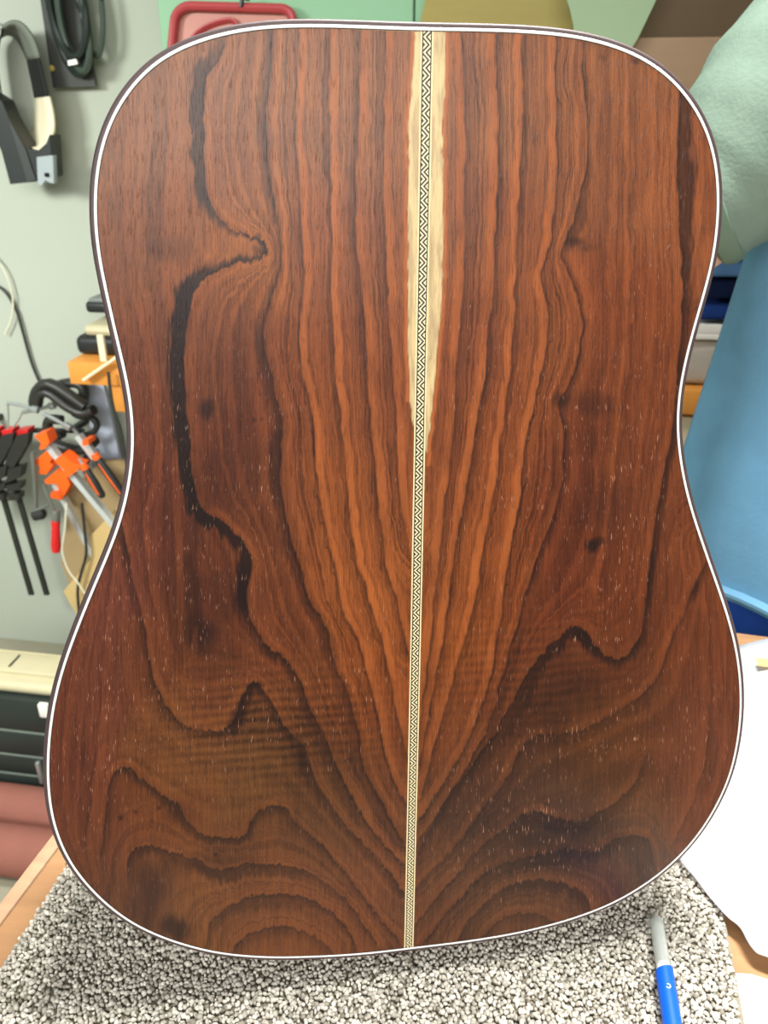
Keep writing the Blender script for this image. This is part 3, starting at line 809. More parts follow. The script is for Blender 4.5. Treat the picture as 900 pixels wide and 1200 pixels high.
# crumpled white plastic sheet on the right of the table
edge_px = [(868, 752), (806, 880), (780, 960), (797, 1002), (815, 1024), (832, 1046), (846, 1062), (856, 1072), (868, 1082), (878, 1100), (888, 1112), (902, 1118), (930, 1128), (990, 1140)]
E_ = np.array([at_z(px, py, TABLE + .016)[:2] for px, py in edge_px])
back_edge = np.array([at_z(px, py, TABLE + .012)[:2] for px, py in ((845, 757), (862, 757), (900, 760), (960, 764), (1040, 770))])
nu, nv = 70, 80
front = spline(E_, nv)
far_r = np.array([.62, .64]); near_r = np.array([.60, .24])
right_e = far_r + (near_r - far_r) * np.linspace(0, 1, nv)[:, None]
P3 = []
for i in range(nu):
    u = i / (nu - 1); row = []
    for j in range(nv):
        q = front[j] * (1 - u) + right_e[j] * u
        h = (.0055 + .016 * max(0, 1 - 5 * u)) * vnoise(np.array([q[0] * 34.]), np.array([q[1] * 30.]), 3)[0] + .003 * abs(vnoise(np.array([q[0] * 90.]), np.array([q[1] * 80.]), 5)[0])
        b_ = .015 + .012 * min(1, u * 8) * (1 - .3 * u)
        z = TABLE + max(.0135, b_ + h)
        z = min(z, TABLE + .0125 + u * .12)
        row.append((q[0], q[1], z))
    P3.append(row)
sheet = MB().sheet(P3); sheet_c = at_z(900, 950, TABLE)
wst = thing('plastic_sheet', 'crumpled bright white plastic sheet spread on the table right of the guitar', 'sheet', (sheet_c.x, sheet_c.y, TABLE + .012))
so = sheet.build('sheet_film', mat('white_film', (200, 200, 204), .35, .02, 40, .5), wst, smooth=60)
sm = so.modifiers.new('thickness', 'SOLIDIFY'); sm.thickness = .0008
q = at_z(899, 777, TABLE + .032)
tp = MB().box(q, (.018, .013, .0012), (tside, tdir, Z), .0003, 1).build('tape_scrap', mat('masking_tape', (214, 176, 112), .6)); tag(tp, 'small tan scrap of tape lying on the white plastic sheet', 'tape')
pc = [at_z(px, py, TABLE + .0006) for px, py in ((862, 1141), (880, 1142), (905, 1150), (960, 1165), (985, 1290), (885, 1290))]
pm = MB().prism([(p.x, p.y) for p in pc], (0, 0, TABLE + .0004), (1, 0, 0), (0, 1, 0), (0, 0, .0006))
pp = pm.build('paper', mat('white_paper', (250, 246, 240), .7, .02)); tag(pp, 'white sheet of paper on bare table at the carpet corner', 'paper')

# ------------------------------------------------------------------ wall bench behind, with what stands on it
orange_wood = mat('orange_wood', (214, 142, 62), .5, .16, 12, .35, stretch=(6, 1, 1))
bl0 = at_v(78, 424, 1.56); BZ = bl0.z; bu0 = bl0.dot(U)
bend_u = 1.35
bench = thing('wall_bench', 'long orange wooden bench along the back wall', 'bench', uvz((bu0 + bend_u) / 2, 1.68, 0))
MB().box(uvz((bu0 + bend_u) / 2, (1.56 + WALLV) / 2 - .002, BZ - .024), (bend_u - bu0, WALLV - 1.56 - .004, .048), (U, V, Z), .003).build('bench_top', orange_wood, bench)
for u in (bu0 + .115, .1, bend_u - .1):
    zl = .06 if u < 0 else BZ - .048
    MB().box(uvz(u, 1.60, BZ - .048 - zl / 2), (.062, .06, zl), (U, V, Z), .002).build('leg' if u > 0 else 'bracket', orange_wood, bench)
    MB().box(uvz(u, 1.77, (BZ - .048) / 2), (.05, .05, BZ - .048), (U, V, Z), .002).build('leg', mat('dark_wood', (92, 74, 52), .6), bench)
MB().box(uvz((bu0 + bend_u) / 2, 1.77, BZ - .10), (bend_u - bu0 - .05, .03, .08), (U, V, Z), .002).build('rail', mat('dark_wood', (92, 74, 52), .6), bench)

# tool case on the bench
c0 = at_v(86, 414, 1.60); cu = c0.dot(U)
case = thing('tool_case', 'black and beige tool case with handle on the left end of the orange bench', 'case', uvz(cu + .15, 1.69, BZ))
blk = mat('black_plastic', (34, 36, 36), .45, .2, 40); beige = mat('beige_plastic', (190, 182, 148), .5, .08, 30)
MB().box(uvz(cu + .16, 1.69, BZ + .021), (.32, .16, .041), (U, V, Z), .014, 3).build('case_body', blk, case)
MB().box(uvz(cu + .165, 1.69, BZ + .052), (.29, .15, .024), (U, V, Z), .012, 3).build('case_lid', beige, case)
MB().tube([uvz(cu + .05 + .2 * t, 1.69, BZ + .063 + .010 * math.sin(math.pi * t)) for t in np.linspace(0, 1, 12)], .008, 8).build('handle', blk, case)
for k in (.16, .26):
    MB().box(uvz(cu + k, 1.608, BZ + .040), (.03, .006, .018), (U, V, Z), .002).build('latch', beige, case)
c1 = at_v(111, 374, 1.70); du = c1.dot(U)
dev = thing('cordless_battery', 'small black battery pack standing on top of the tool case', 'battery', uvz(du + .06, 1.70, BZ + .079))
MB().box(uvz(du + .05, 1.70, BZ + .090), (.10, .07, .024), (U, V, Z), .008, 3).build('battery_shell', blk, dev)
MB().box(uvz(du + .05, 1.70, BZ + .104), (.085, .06, .010), (U, V, Z), .003, 2).build('contact_plate', mat('grey_plastic', (120, 124, 120), .5), dev)
strip_w = mat('pale_stick', (226, 214, 180), .6, .1, 30)
a0, a1 = at_v(104, 441, 1.545), at_v(146, 412, 1.545)
s1 = MB().box((a0 + a1) / 2, ((a1 - a0).length * 1.3, .012, .006), ((a1 - a0).normalized(), V, (a1 - a0).normalized().cross(V)), .001, 1).build('wood_strip', strip_w)
tag(s1, 'thin pale wood strip leaning against the bench edge below the tool case', 'stick')
a0 = at_v(121, 416, 1.575)
s2 = MB().box(uvz(a0.dot(U), 1.575, BZ + .028), (.014, .008, .056), (U, V, Z), .001, 1).build('wood_offcut', strip_w)
tag(s2, 'short pale wood offcut standing upright in front of the tool case', 'stick')

# right part of the bench: cabinet under it, paper stack, bag, blue cloths on it
r0 = at_v(790, 482, 1.575); ru = r0.dot(U)
cab = thing('bench_cabinet', 'beige cabinet under the right part of the orange bench', 'cabinet', uvz(ru + .1, 1.68, 0))
cream = mat('cream_paint', (206, 192, 160), .55, .06, 10)
MB().box(uvz(ru + .1, 1.69, .38), (.5, .18, .62), (U, V, Z), .003).build('cabinet_body', mat('dark_inside', (62, 66, 60), .6), cab)
MB().box(uvz(ru + .1, 1.588, BZ - .048 - .055), (.5, .018, .09), (U, V, Z), .003).build('drawer_front', cream, cab)
MB().box(uvz(ru + .1, 1.588, .30), (.5, .018, .46), (U, V, Z), .003).build('door', cream, cab)
MB().box(uvz(ru + .1, 1.588, .06), (.5, .05, .10), (U, V, Z), .003).build('plinth', cream, cab)
k0 = at_v(797, 448, 1.60); ku = k0.dot(U)
bag = thing('clear_bag', 'grey translucent plastic bag on the bench beside the white boxes', 'bag', uvz(ku + .08, 1.64, BZ))
bb = MB().box(uvz(ku + .085, 1.64, BZ + .045), (.22, .11, .088), (U, V, Z), .02, 3)
bmesh.ops.subdivide_edges(bb.bm, edges=bb.bm.edges[:], cuts=2, use_grid_fill=True)
for v in bb.bm.verts: v.co += Vector((mnoise.noise(v.co * 40), mnoise.noise(v.co * 40 + Vector((9, 0, 0))), 0)) * .006
bb.build('bag_film', mat('grey_film', (186, 176, 164), .3, .25, 14, .5), bag, smooth=80)
st = thing('styrofoam_tray', 'flat white tray lying on the plastic bag at the bench', 'tray', uvz(ku + .08, 1.64, BZ + .09))
bt = MB().box(uvz(ku + .085, 1.64, BZ + .098), (.24, .13, .012), (U, V, Z), .004, 2); bt.build('tray_base', mat('white_foam', (238, 232, 224), .7, .03), st)
for sgn in (-1, 1): MB().box(uvz(ku + .085, 1.64 + sgn * .06, BZ + .112), (.24, .01, .018), (U, V, Z), .003).build('rim', mat('white_foam', (238, 232, 224)), st)
cloths = [((38, 66, 132), .0, .034), ((24, 34, 66), .05, .072), ((92, 132, 178), .02, .110), ((150, 186, 214), .06, .148)]
for i, (rgb, du_, dz) in enumerate(cloths):
    cm = MB().box(uvz(ku + .095 + du_ * .4, 1.66, BZ + .106 + dz), (.22 - .02 * i, .14, .030), (U, V, Z), .012, 3)
    bmesh.ops.subdivide_edges(cm.bm, edges=cm.bm.edges[:], cuts=2, use_grid_fill=True)
    for v in cm.bm.verts: v.co += Vector((mnoise.noise(v.co * 22), mnoise.noise(v.co * 22 + Vector((5, 1, 0))), .6 * mnoise.noise(v.co * 25 + Vector((0, 7, 0))))) * .012
    o = cm.build('folded_cloth', mat('cloth_%d' % i, rgb, .9, .3, 20, .1), smooth=80)
    tag(o, ['royal blue folded cloth at the bottom of the cloth pile on the tray', 'dark navy folded cloth second from the bottom of the cloth pile', 'mid blue folded cloth second from the top of the cloth pile', 'pale blue folded cloth on top of the cloth pile'][i], 'cloth', 'blue cloths piled on the bench')
# ------------------------------------------------------------------ back wall, left: magnifier, coil board, cables

def wallpts(px, v): return [at_v(x, y, v) for x, y in px]


def px_plate(poly, v, thick):
    """solid plate whose outline is poly, front face at depth v"""
    P = wallpts(poly, v); mb = MB(); o = P[0]
    return mb.prism([((p - o).dot(U), (p - o).dot(Z)) for p in P], o, U, Z, V * thick)


mg = at_v(30, 150, 1.72)
mag = thing('headband_magnifier', 'black headband magnifier with cream forehead pad hanging on the wall', 'magnifier', mg)
grey_pad = mat('grey_pad', (112, 118, 106), .7, .12, 30); strap_m = mat('black_strap', (22, 24, 22), .8, .2, 90)
cream_pad = mat('cream_pad', (232, 222, 190), .55, .05, 20); vis_m = mat('visor_black', (38, 42, 40), .4, .2, 20)
A_ = [(3, 44), (10, 42), (18, 46), (24, 55), (31, 70), (36, 95), (40, 115), (39, 140), (35, 160), (31, 169), (20, 158), (6, 134), (1, 100), (-3, 70), (-3, 52)]
B_ = [(4, 33), (16, 27), (27, 31), (38, 47), (45, 68), (51, 92), (56, 113), (61, 135), (61, 155), (51, 172), (38, 175), (14, 160), (4, 120), (-2, 70)]
for nm, i0, i1, m_ in (('crown_pad', 0, 4, grey_pad), ('strap', 4, 6, strap_m), ('forehead_pad', 6, 10, cream_pad), ('strap', 10, 13, strap_m)):
    a = spline(wallpts(A_[i0:i1 + 1] if i1 < 13 else A_[i0:] + A_[:1], 1.775), 16); b_ = spline(wallpts(B_[i0:i1 + 1] if i1 < 13 else B_[i0:] + B_[:1], 1.715), 16)
    o = MB().sheet([[a[k] + (b_[k] - a[k]) * t for t in (0, .33, .66, 1)] for k in range(16)]).build(nm, m_, mag, smooth=80)
    so_ = o.modifiers.new('thickness', 'SOLIDIFY'); so_.thickness = .006 if nm != 'strap' else .003; so_.offset = 1
px_plate([(-14, 108), (2, 118), (9, 136), (31, 174), (44, 177), (54, 168), (58, 158), (61, 207), (57, 209), (41, 213), (12, 216), (2, 178), (-14, 140)], 1.70, .045).build('visor', vis_m, mag, smooth=30)
px_plate([(10, 140), (30, 176), (42, 211), (32, 213)], 1.696, .004).build('lens_edge', mat('visor_grey', (62, 66, 64), .35, .1, 20), mag)
px_plate([(43, 184), (62, 182), (63, 215), (58, 214), (53, 211), (49, 217), (45, 216), (44, 206)], 1.688, .014).build('latch', mat('latch_grey', (158, 168, 170), .45, .06, 30), mag)
MB().tube([at_v(53, 205, 1.686), at_v(57, 205, 1.686)], .004, 8).build('latch_hole', strap_m, mag)
MB().tube(wallpts([(2, 36), (-2, 32), (0, 28), (6, 30)], 1.76), .002, 6).build('hook', mat('steel', (170, 176, 172), .35, .1, 30, metal=.8), mag)

kb = at_v(80, 60, 1.775)
coil = thing('coil_board', 'dark grey hanging board with coiled black tubing beside the magnifier', 'cable board', kb)
tube_m = mat('black_tubing', (34, 42, 38), .35, .25, 40); tube_g = mat('green_grey_tubing', (62, 74, 64), .4, .2, 40)
px_plate([(43, -30), (62, 103), (112, 101), (92, -30)], 1.77, .008).build('board', mat('dark_board', (60, 62, 58), .6, .15, 20), coil)


def ring_px(cx, cy, rx, ry, rot, v, r, m_, name, parent, n=40):
    pts = []
    for t in np.linspace(0, 2 * math.pi, n, endpoint=False):
        x, y = rx * math.cos(t), ry * math.sin(t)
        pts.append(at_v(cx + x * math.cos(rot) - y * math.sin(rot), cy + x * math.sin(rot) + y * math.cos(rot), v - .006 * math.sin(t * 2)))
    return MB().tube(pts, r, 8, closed=True).build(name, m_, parent)


ring_px(80, 22, 18, 66, -.22, 1.752, .008, tube_m, 'coil', coil)
ring_px(86, 24, 15, 60, -.2, 1.740, .007, tube_g, 'coil', coil)
ring_px(78, 5, 20, 62, -.18, 1.733, .0075, tube_m, 'coil', coil)
ring_px(107, 4, 12, 62, -.1, 1.752, .0055, tube_g, 'coil', coil)
px_plate([(79, 71), (89, 69), (91, 75), (80, 77)], 1.726, .003).build('tag', mat('white_paper', (250, 246, 240)), coil)
MB().ball(at_v(61, 80, 1.768), .006).build('rivet', mat('brass', (190, 170, 90), .4, .1, 30), coil)

cab_m = mat('black_cable', (46, 48, 44), .5, .1, 40); wh_m = mat('cream_cable', (220, 216, 190), .5, .05, 40)
o = MB().tube(spline(wallpts([(-12, 332), (0, 337), (10, 347), (20, 366), (27, 390), (37, 425), (48, 452)], 1.79), 30), .0034, 8).build('wall_cable', cab_m)
tag(o, 'black cable drooping down the wall towards the hanging clamps', 'cable')
o = MB().tube(spline(wallpts([(-8, 300), (2, 312), (10, 328), (15, 350), (14, 372), (6, 392)], 1.785), 24), .0022, 8).build('wall_cable', wh_m)
tag(o, 'thin cream cable crossing the black one on the wall', 'cable')
o = MB().tube(spline(wallpts([(127, 436), (129, 455), (133, 478), (141, 503), (146, 530), (152, 560)], 1.54), 24), .0034, 8).build('hanging_cable', cab_m)
tag(o, 'dark cable hanging in front of the orange bench leg', 'cable')
o = MB().tube(spline(wallpts([(78, 590), (76, 620), (73, 645), (80, 668), (92, 684), (106, 706)], 1.575), 24), .0022, 8).build('hanging_cable', wh_m)
tag(o, 'thin cream cable hanging in front of the tan boards', 'cable')
o = MB().tube(spline(wallpts([(96, 590), (100, 630), (101, 650), (95, 672), (91, 692), (93, 722)], 1.604), 24), .0036, 8).build('hanging_cable', cab_m)
tag(o, 'dark cable hanging behind the cream one before the tan boards', 'cable')

# panels leaning under the bench
for poly, v, rgb, nm, lab in (
    ([(72, 660), (80, 575), (120, 540), (170, 540), (170, 690), (86, 700)], 1.70, (168, 144, 104), 'cardboard_panel', 'brown cardboard panel leaning under the bench behind the lighter board'),
    ([(74, 693), (107, 655), (106, 628), (140, 592), (175, 585), (175, 690), (112, 722), (91, 722)], 1.62, (204, 176, 118), 'plywood_board', 'light tan plywood board leaning in front of the cardboard panel'),
    ([(103, 448), (121, 450), (130, 490), (141, 540), (152, 600), (136, 592), (112, 560), (106, 520)], 1.74, (176, 186, 202), 'foam_panel', 'pale blue grey panel leaning on the wall behind the clamps')):
    P = wallpts(poly, v); lowz = min(p.z for p in P)
    t = thing(nm, lab, 'board', (P[0].x, P[0].y, lowz))
    px_plate(poly, v, .012).build('sheet', mat(nm, rgb, .7, .1, 12), t)
    # each panel stands on a block down to the floor, out of sight
    c = sum(P, Vector()) / len(P)
    MB().box((c.x, c.y, lowz / 2 + .02), (.1, .03, lowz + .04), (U, V, Z)).build('foot', mat('dark_wood', (92, 74, 52)), t)

# ------------------------------------------------------------------ clamps hanging on a rail
iron = mat('black_iron', (42, 42, 38), .42, .3, 40, .5); zinc = mat('zinc', (190, 196, 192), .3, .1, 40, .6, metal=.7)
orange = mat('orange_plastic', (246, 98, 26), .42, .08, 30); red = mat('red_plastic', (214, 40, 40), .42, .08, 30)
rubber = mat('dark_grip', (40, 42, 40), .6, .15, 60); alu = mat('aluminium', (204, 210, 208), .35, .08, 40, .5, metal=.35)
ra, rb = at_v(-40, 503, 1.70), at_v(98, 505, 1.70)
rail = thing('clamp_rail', 'black iron rail on the wall that carries the hanging clamps', 'rail', (ra + rb) / 2)
MB().tube([ra, rb], .006, 10).build('rod', iron, rail)
for f in (.1, .9):
    p = ra + (rb - ra) * f; MB().box(p + V * ((WALLV - 1.70) / 2), (.014, WALLV - 1.70, .014), (U, V, Z), .002).build('bracket', iron, rail)


def c_clamp(frame, v, r, screw, bars, label, tips=()):
    t = thing('c_clamp', label, 'clamp', at_v(*frame[0], v), group='iron clamps hanging in a cluster')
    MB().tube(spline(wallpts(frame, v), 26), [(r, r * .75)] * 26, 8, flat=V).build('frame', iron, t, smooth=60)
    S = wallpts(screw, v - .014)
    MB().tube(S, .0046, 10).build('screw', zinc, t)
    MB().tube([S[-1], S[-1] + (S[-1] - S[0]).normalized() * .014], .0085, 10).build('swivel_pad', zinc, t)
    for b_ in bars:
        MB().tube(wallpts(b_, v - .014), .0022, 6).build('tommy_bar', zinc, t)
    return t


c_clamp([(110, 480), (96, 484), (76, 474), (58, 460), (47, 462), (43, 476), (40, 470), (44, 456), (58, 449), (80, 462), (100, 476)], 1.650, .0155, [(9, 472), (22, 474), (38, 479)], [[(9, 473), (10, 488), (9, 503)]], 'upper black iron C-clamp with its long zinc screw pointing left')
c_clamp([(98, 474), (98, 456), (90, 449), (74, 450), (64, 455), (72, 465), (92, 470)], 1.690, .0155, [(28, 483), (42, 480), (58, 476)], [[(27, 482), (22, 492), (16, 501)]], 'rear black iron C-clamp at the top right of the cluster')
c_clamp([(112, 516), (98, 527), (76, 524), (60, 517), (56, 505), (58, 492), (72, 492)], 1.648, .0150, [(52, 485), (64, 491), (76, 498)], [], 'lower grey black C-clamp below the zinc screws')
c_clamp([(96, 510), (108, 507), (114, 498), (107, 489), (94, 488), (86, 484)], 1.690, .010, [(84, 500), (90, 507), (97, 517)], [], 'small black C-clamp with a hook shaped frame at the right of the cluster')


c_clamp([(102, 536), (96, 545), (82, 543), (72, 530), (66, 514), (74, 508)], 1.715, .0135, [(98, 520), (94, 530), (90, 538)], [], 'lowest black iron C-clamp behind the orange jaws')


def grip(p, q, r, t, m1, m2):
    d = (q - p).normalized()
    Ln = (q - p).length
    h = MB().lathe([(0, r * .75), (Ln * .06, r), (Ln * .5, r * 1.12), (Ln * .92, r * .95), (Ln, r * .55)], p, d, 14).build('handle', m1, t)
    x = d.cross(V).normalized()
    st_ = MB().tube([p + d * Ln * .1 - V * r * .62, p + d * Ln * .5 - V * r * .78, p + d * Ln * .86 - V * r * .6], [(r * .42, r * .42)] * 3, 8).build('grip_stripe', m2, None)
    st_.parent = h
    bmesh_off = Vector(h.parent.location)
    for v_ in st_.data.vertices: v_.co -= bmesh_off
    cl_ = MB().lathe([(-.012, r * .8), (-.011, r), (.002, r), (.003, r * .8)], p, d, 14).build('collar', m2, t)
    return h


def bar_clamp(bar, v, jaws, handle, label):
    p, q = at_v(*bar[0], v), at_v(*bar[1], v); d = (q - p).normalized()
    t = thing('bar_clamp', label, 'clamp', p, group='orange bar clamps')
    MB().box((p + q) / 2, ((q - p).length, .020, .013), (d, V, d.cross(V)), .0008, 1).build('bar', alu, t)
    for nm, poly in jaws:
        px_plate(poly, v - .020, .034).build(nm, orange, t)
    if handle:
        a, b_ = at_v(*handle[0], v - .015), at_v(*handle[1], v - .015)
        MB().tube([a - (b_ - a) * .35, a], .0035, 8).build('spindle', zinc, t)
        grip(a, b_, .0092, t, rubber, orange)
    return t


bar_clamp([(54, 518), (160, 646)], 1.580, [('fixed_jaw', [(40, 511), (54, 506), (58, 519), (52, 526), (46, 527), (48, 519)]), ('sliding_jaw', [(63, 540), (72, 533), (78, 536), (84, 542), (96, 546), (90, 552), (80, 559), (73, 561), (75, 551)])], [(100, 549), (121, 583)], 'orange bar clamp with the long bright aluminium bar in front')
bar_clamp([(62, 560), (118, 664)], 1.660, [('fixed_jaw', [(40, 541), (58, 525), (64, 533), (58, 542), (62, 546), (54, 556), (44, 555), (47, 548)]), ('sliding_jaw', [(52, 563), (66, 551), (76, 553), (82, 568), (72, 586), (58, 583), (60, 577), (70, 576), (66, 567), (54, 567)])], None, 'orange bar clamp hanging behind with a dull dark bar')
bar_clamp([(92, 510), (112, 536)], 1.600, [('fixed_jaw', [(96, 517), (103, 516), (104, 521), (97, 523)])], [(114, 537), (148, 584)], 'bar clamp with the black and orange handle nearest the guitar')

for i in range(4):
    dx = 17 - 18 * i
    t = thing('black_bar_clamp', ['black bar clamp nearest the orange clamps in the row on the rail', 'second black bar clamp from the orange ones in the row', 'third black bar clamp from the orange ones in the row', 'leftmost black bar clamp of the row on the rail'][i], 'clamp', at_v(dx, 540, 1.66), group='black bar clamps in a row')
    px_plate([(dx + 2, 511), (dx + 17, 508), (dx + 15, 520), (dx - 1, 548), (dx - 13, 548), (dx - 6, 528)], 1.655, .022).build('arm', iron, t)
    px_plate([(dx - 8, 550), (dx + 9, 546), (dx + 6, 560), (dx - 10, 566)], 1.650, .026).build('block', iron, t)
    px_plate([(dx - 10, 569), (dx + 7, 566), (dx + 6, 574), (dx - 9, 577)], 1.648, .026).build('block', iron, t)
    px_plate([(dx - 9, 580), (dx + 5, 579), (dx + 5, 586), (dx - 8, 587)], 1.648, .026).build('block', iron, t)
    px_plate([(dx + 2, 505), (dx + 16, 503), (dx + 15, 510), (dx + 3, 513)], 1.668, .03).build('pad', red, t)
    p, q = at_v(dx - 4, 552, 1.672), at_v(dx + (38 if i < 2 else 8), 697 if i < 2 else 598, 1.672); d = (q - p).normalized()
    MB().box((p + q) / 2, ((q - p).length, .007, .014), (d, V, d.cross(V)), .0008, 1).build('bar', mat('black_steel', (40, 42, 36), .45, .15, 40), t)
o = thing('screw_clamp', 'grey clamp screw with cross bar and black knob hanging below the black clamps', 'clamp', at_v(42, 570, 1.63))
MB().tube(wallpts([(38, 530), (41, 565), (42, 598)], 1.63), .0055, 8).build('spindle', mat('dull_zinc', (120, 124, 116), .4, .1, 40, metal=.4), o)
MB().tube(wallpts([(36, 599), (48, 596), (58, 591)], 1.625), .004, 8).build('cross_bar', mat('dull_zinc', (120, 124, 116)), o)
MB().lathe([(0, .009), (.004, .014), (.026, .014), (.032, .009)], at_v(39, 604, 1.63), (at_v(58, 600, 1.63) - at_v(39, 604, 1.63)), 14).build('knob', rubber, o)
o = thing('red_handle_clamp', 'clamp with a bright red handle hanging below the orange jaws', 'clamp', at_v(62, 600, 1.60))
MB().tube(wallpts([(51, 568), (58, 585), (64, 602)], 1.60), .0042, 8).build('spindle', mat('dull_zinc', (120, 124, 116)), o)
a, b_ = at_v(65, 598, 1.60), at_v(65.5, 610, 1.60)
MB().lathe([(0, .008), (.006, .0105), ((b_ - a).length, .0095)], a, b_ - a, 14).build('ferrule', mat('dull_zinc', (120, 124, 116)), o)
a, b_ = at_v(65.3, 607, 1.60), at_v(65.8, 646, 1.60); Ln = (b_ - a).length
MB().lathe([(0, .009), (Ln * .15, .0105), (Ln * .3, .0095), (Ln * .85, .0118), (Ln, .0095)], a, b_ - a, 14).build('handle', red, o)

# ------------------------------------------------------------------ on the floor: tool chest and two rolls
fr = at_z(40, 941, 0); tv = fr.dot(V); tu0 = at_v(-60, 900, tv).dot(U); tu1 = tu0 + .42
topz = at_v(30, 815, tv).z
chest = thing('tool_chest', 'black plastic tool chest with beige lid on the floor by the wall', 'tool chest', uvz((tu0 + tu1) / 2, tv + .12, 0))
dgreen = mat('chest_black', (40, 48, 44), .45, .25, 14)
uc = (tu0 + tu1) / 2; ww = tu1 - tu0
MB().box(uvz(uc, tv + .065, topz / 2), (ww, .11, topz), (U, V, Z), .006).build('chest_body', dgreen, chest)
MB().box(uvz(uc, tv + .06, topz + .008), (ww + .01, .11, .026), (U, V, Z), .012, 3).build('lid', beige, chest)
MB().box(uvz(uc - .02, tv + .07, topz + .024), (ww * .8, .07, .008), (U, V, Z), .008, 3).build('lid_panel', beige, chest)
for k in (-.07, -.02):
    MB().box(uvz(tu0 + ww * .45 + k, tv + .07, topz + .0285), (.004, .04, .003), (U, V, Z)).build('lid_slot', dgreen, chest)
ys = [817, 856, 884, 906, 928, 941]
zs = [at_v(40, y, tv).z for y in ys]
for i in range(5):
    zc_, zh = (zs[i] + zs[i + 1]) / 2, zs[i] - zs[i + 1]
    f = MB().box(uvz(uc + (.0 if i == 0 else .02), tv, zc_), (ww - (.0 if i == 0 else .06), .02, zh - .006), (U, V, Z), .005).build('drawer' if 0 < i < 4 else 'front_panel', dgreen, chest)
    if i: MB().box(uvz(uc + .02, tv - .001, zs[i]), (ww - .06, .016, .0035), (U, V, Z)).build('edge_line', mat('pale_edge', (126, 138, 128), .6), chest)  # paler line along each drawer edge
p = at_v(52, 832, tv - .012); MB().box(p, (.022, .012, .034), (U, V, Z), .004).build('latch', mat('white_foam', (238, 232, 224)), chest)
p = at_v(47, 905, tv - .012); MB().box(p, (.010, .012, .06), (U, V, Z), .004).build('latch', zinc, chest)

pinkm = mat('pink_cloth', (140, 90, 78), .8, .14, 18, .15, bump=.2)
f2 = at_z(30, 1033, 0); rv = f2.dot(V); r2 = .050
for nm, vv_, zz_, r, lab in (('cloth_roll', rv + r2 * .55, r2, r2, 'thick dusty pink roll lying in front on the floor'), ('cloth_roll', rv + r2 * 2.62, r2 * .98, r2 * .98, 'dusty pink roll lying behind against the tool chest')):
    u0 = at_v(-60, 1000, vv_).dot(U); u1 = u0 + .42
    t = thing(nm, lab, 'roll', uvz((u0 + u1) / 2, vv_, 0), group='pink rolls on the floor')
    MB().lathe([(0, r * .9), (.004, r), (.08, r * .985), (.2, r * 1.0), (.3, r * .985), (u1 - u0 - .004, r), (u1 - u0, r * .9)], uvz(u0, vv_, zz_), U, 32).build('wound_cloth', pinkm, t)
    MB().lathe([(0, r * .3), (.004, r * .3)], uvz(u1 - .001, vv_, zz_), U, 16).build('core', mat('dark_inside', (62, 66, 60)), t)

# ------------------------------------------------------------------ above: mint cupboard and what leans on it
mint = mat('mint_paint', (136, 180, 144), .55, .05, 4, .3)
CV = 1.54; mu0 = at_v(187, 30, CV).dot(U); ms = at_v(485.5, 10, CV).dot(U); mu1 = at_v(800, 30, CV).dot(U)
z0, z1 = 1.30, 2.05
cup = thing('wall_cupboard', 'mint green wall cupboard with flat doors above the bench', 'cupboard', uvz((mu0 + mu1) / 2, CV + .13, z0))
MB().box(uvz((mu0 + mu1) / 2, (CV + .02 + WALLV) / 2, (z0 + z1) / 2), (mu1 - mu0, WALLV - CV - .022, z1 - z0), (U, V, Z), .002).build('carcass', mint, cup)
for a, b_ in ((mu0, ms - .0015), (ms + .0015, mu1)):
    MB().box(uvz((a + b_) / 2, CV + .009, (z0 + z1) / 2), (b_ - a, .018, z1 - z0), (U, V, Z), .0015, 1).build('door', mint, cup)

tr = at_v(270, 50, CV - .02)
tray = thing('red_tray', 'red rimmed pink plastic tray hanging on the mint cupboard', 'tray', tr)
redr = mat('red_rim', (166, 62, 64), .4, .1, 20); pinkp = mat('pink_plastic', (190, 130, 116), .45, .06, 10)
rim = []
for cx_, cy_, a0_ in ((224, 27, math.pi), (329, 24, 1.5 * math.pi), (336, 104, 0), (216, 108, .5 * math.pi)):
    for t in np.linspace(0, math.pi / 2, 7): rim.append((cx_ + (20 if cx_ < 300 else 14) * math.cos(a0_ + t), cy_ + (20 if cx_ < 300 else 14) * math.sin(a0_ + t)))
MB().tube(wallpts(rim, CV - .022), .0075, 10, closed=True).build('rim', redr, tray)
px_plate(rim[::-1], CV - .014, .012).build('tray_floor', pinkp, tray)
MB().tube(spline(wallpts([(222, 52), (232, 38), (250, 28), (272, 24), (280, 34)], CV - .018), 16), [(.006, .003)] * 16, 8).build('molded_arc', redr, tray)
MB().tube(wallpts([(282, 8), (284, -2), (292, -2)], CV - .03), .004, 6).build('hook', iron, tray)

o = px_plate([(501, -40), (500, -6), (494, 18), (486, 70), (672, 70), (671, 26), (666, 10), (663, -6), (662, -40)], CV - .045, .014).build('wood_template', mat('olive_plywood', (150, 136, 72), .6, .1, 10, stretch=(1, 1, 7)))
tag(o, 'olive tan plywood template board leaning on the mint cupboard', 'board')
o = px_plate([(662, -40), (663, -4), (668, 12), (672, 30), (673, 80), (726, 80), (748, 44), (768, 2), (786, -40)], 1.424, .010).build('sage_panel', mat('sage_panel', (138, 160, 126), .6, .06, 6))
tag(o, 'pale sage green panel between the olive board and brown cabinet', 'board')
bu = at_v(722, 60, 1.46).dot(U)
bz = at_v(820, 43, 1.44).z; CZ = 1.31
brown = thing('wood_cabinet', 'open brown wooden cabinet with darker back fixed to the mint cupboard', 'cabinet', uvz(bu + .17, 1.5, CZ))
brn = mat('brown_board', (136, 110, 82), .6, .1, 12, stretch=(1, 1, 6)); drk = mat('brown_dark', (100, 80, 52), .65, .1, 12)
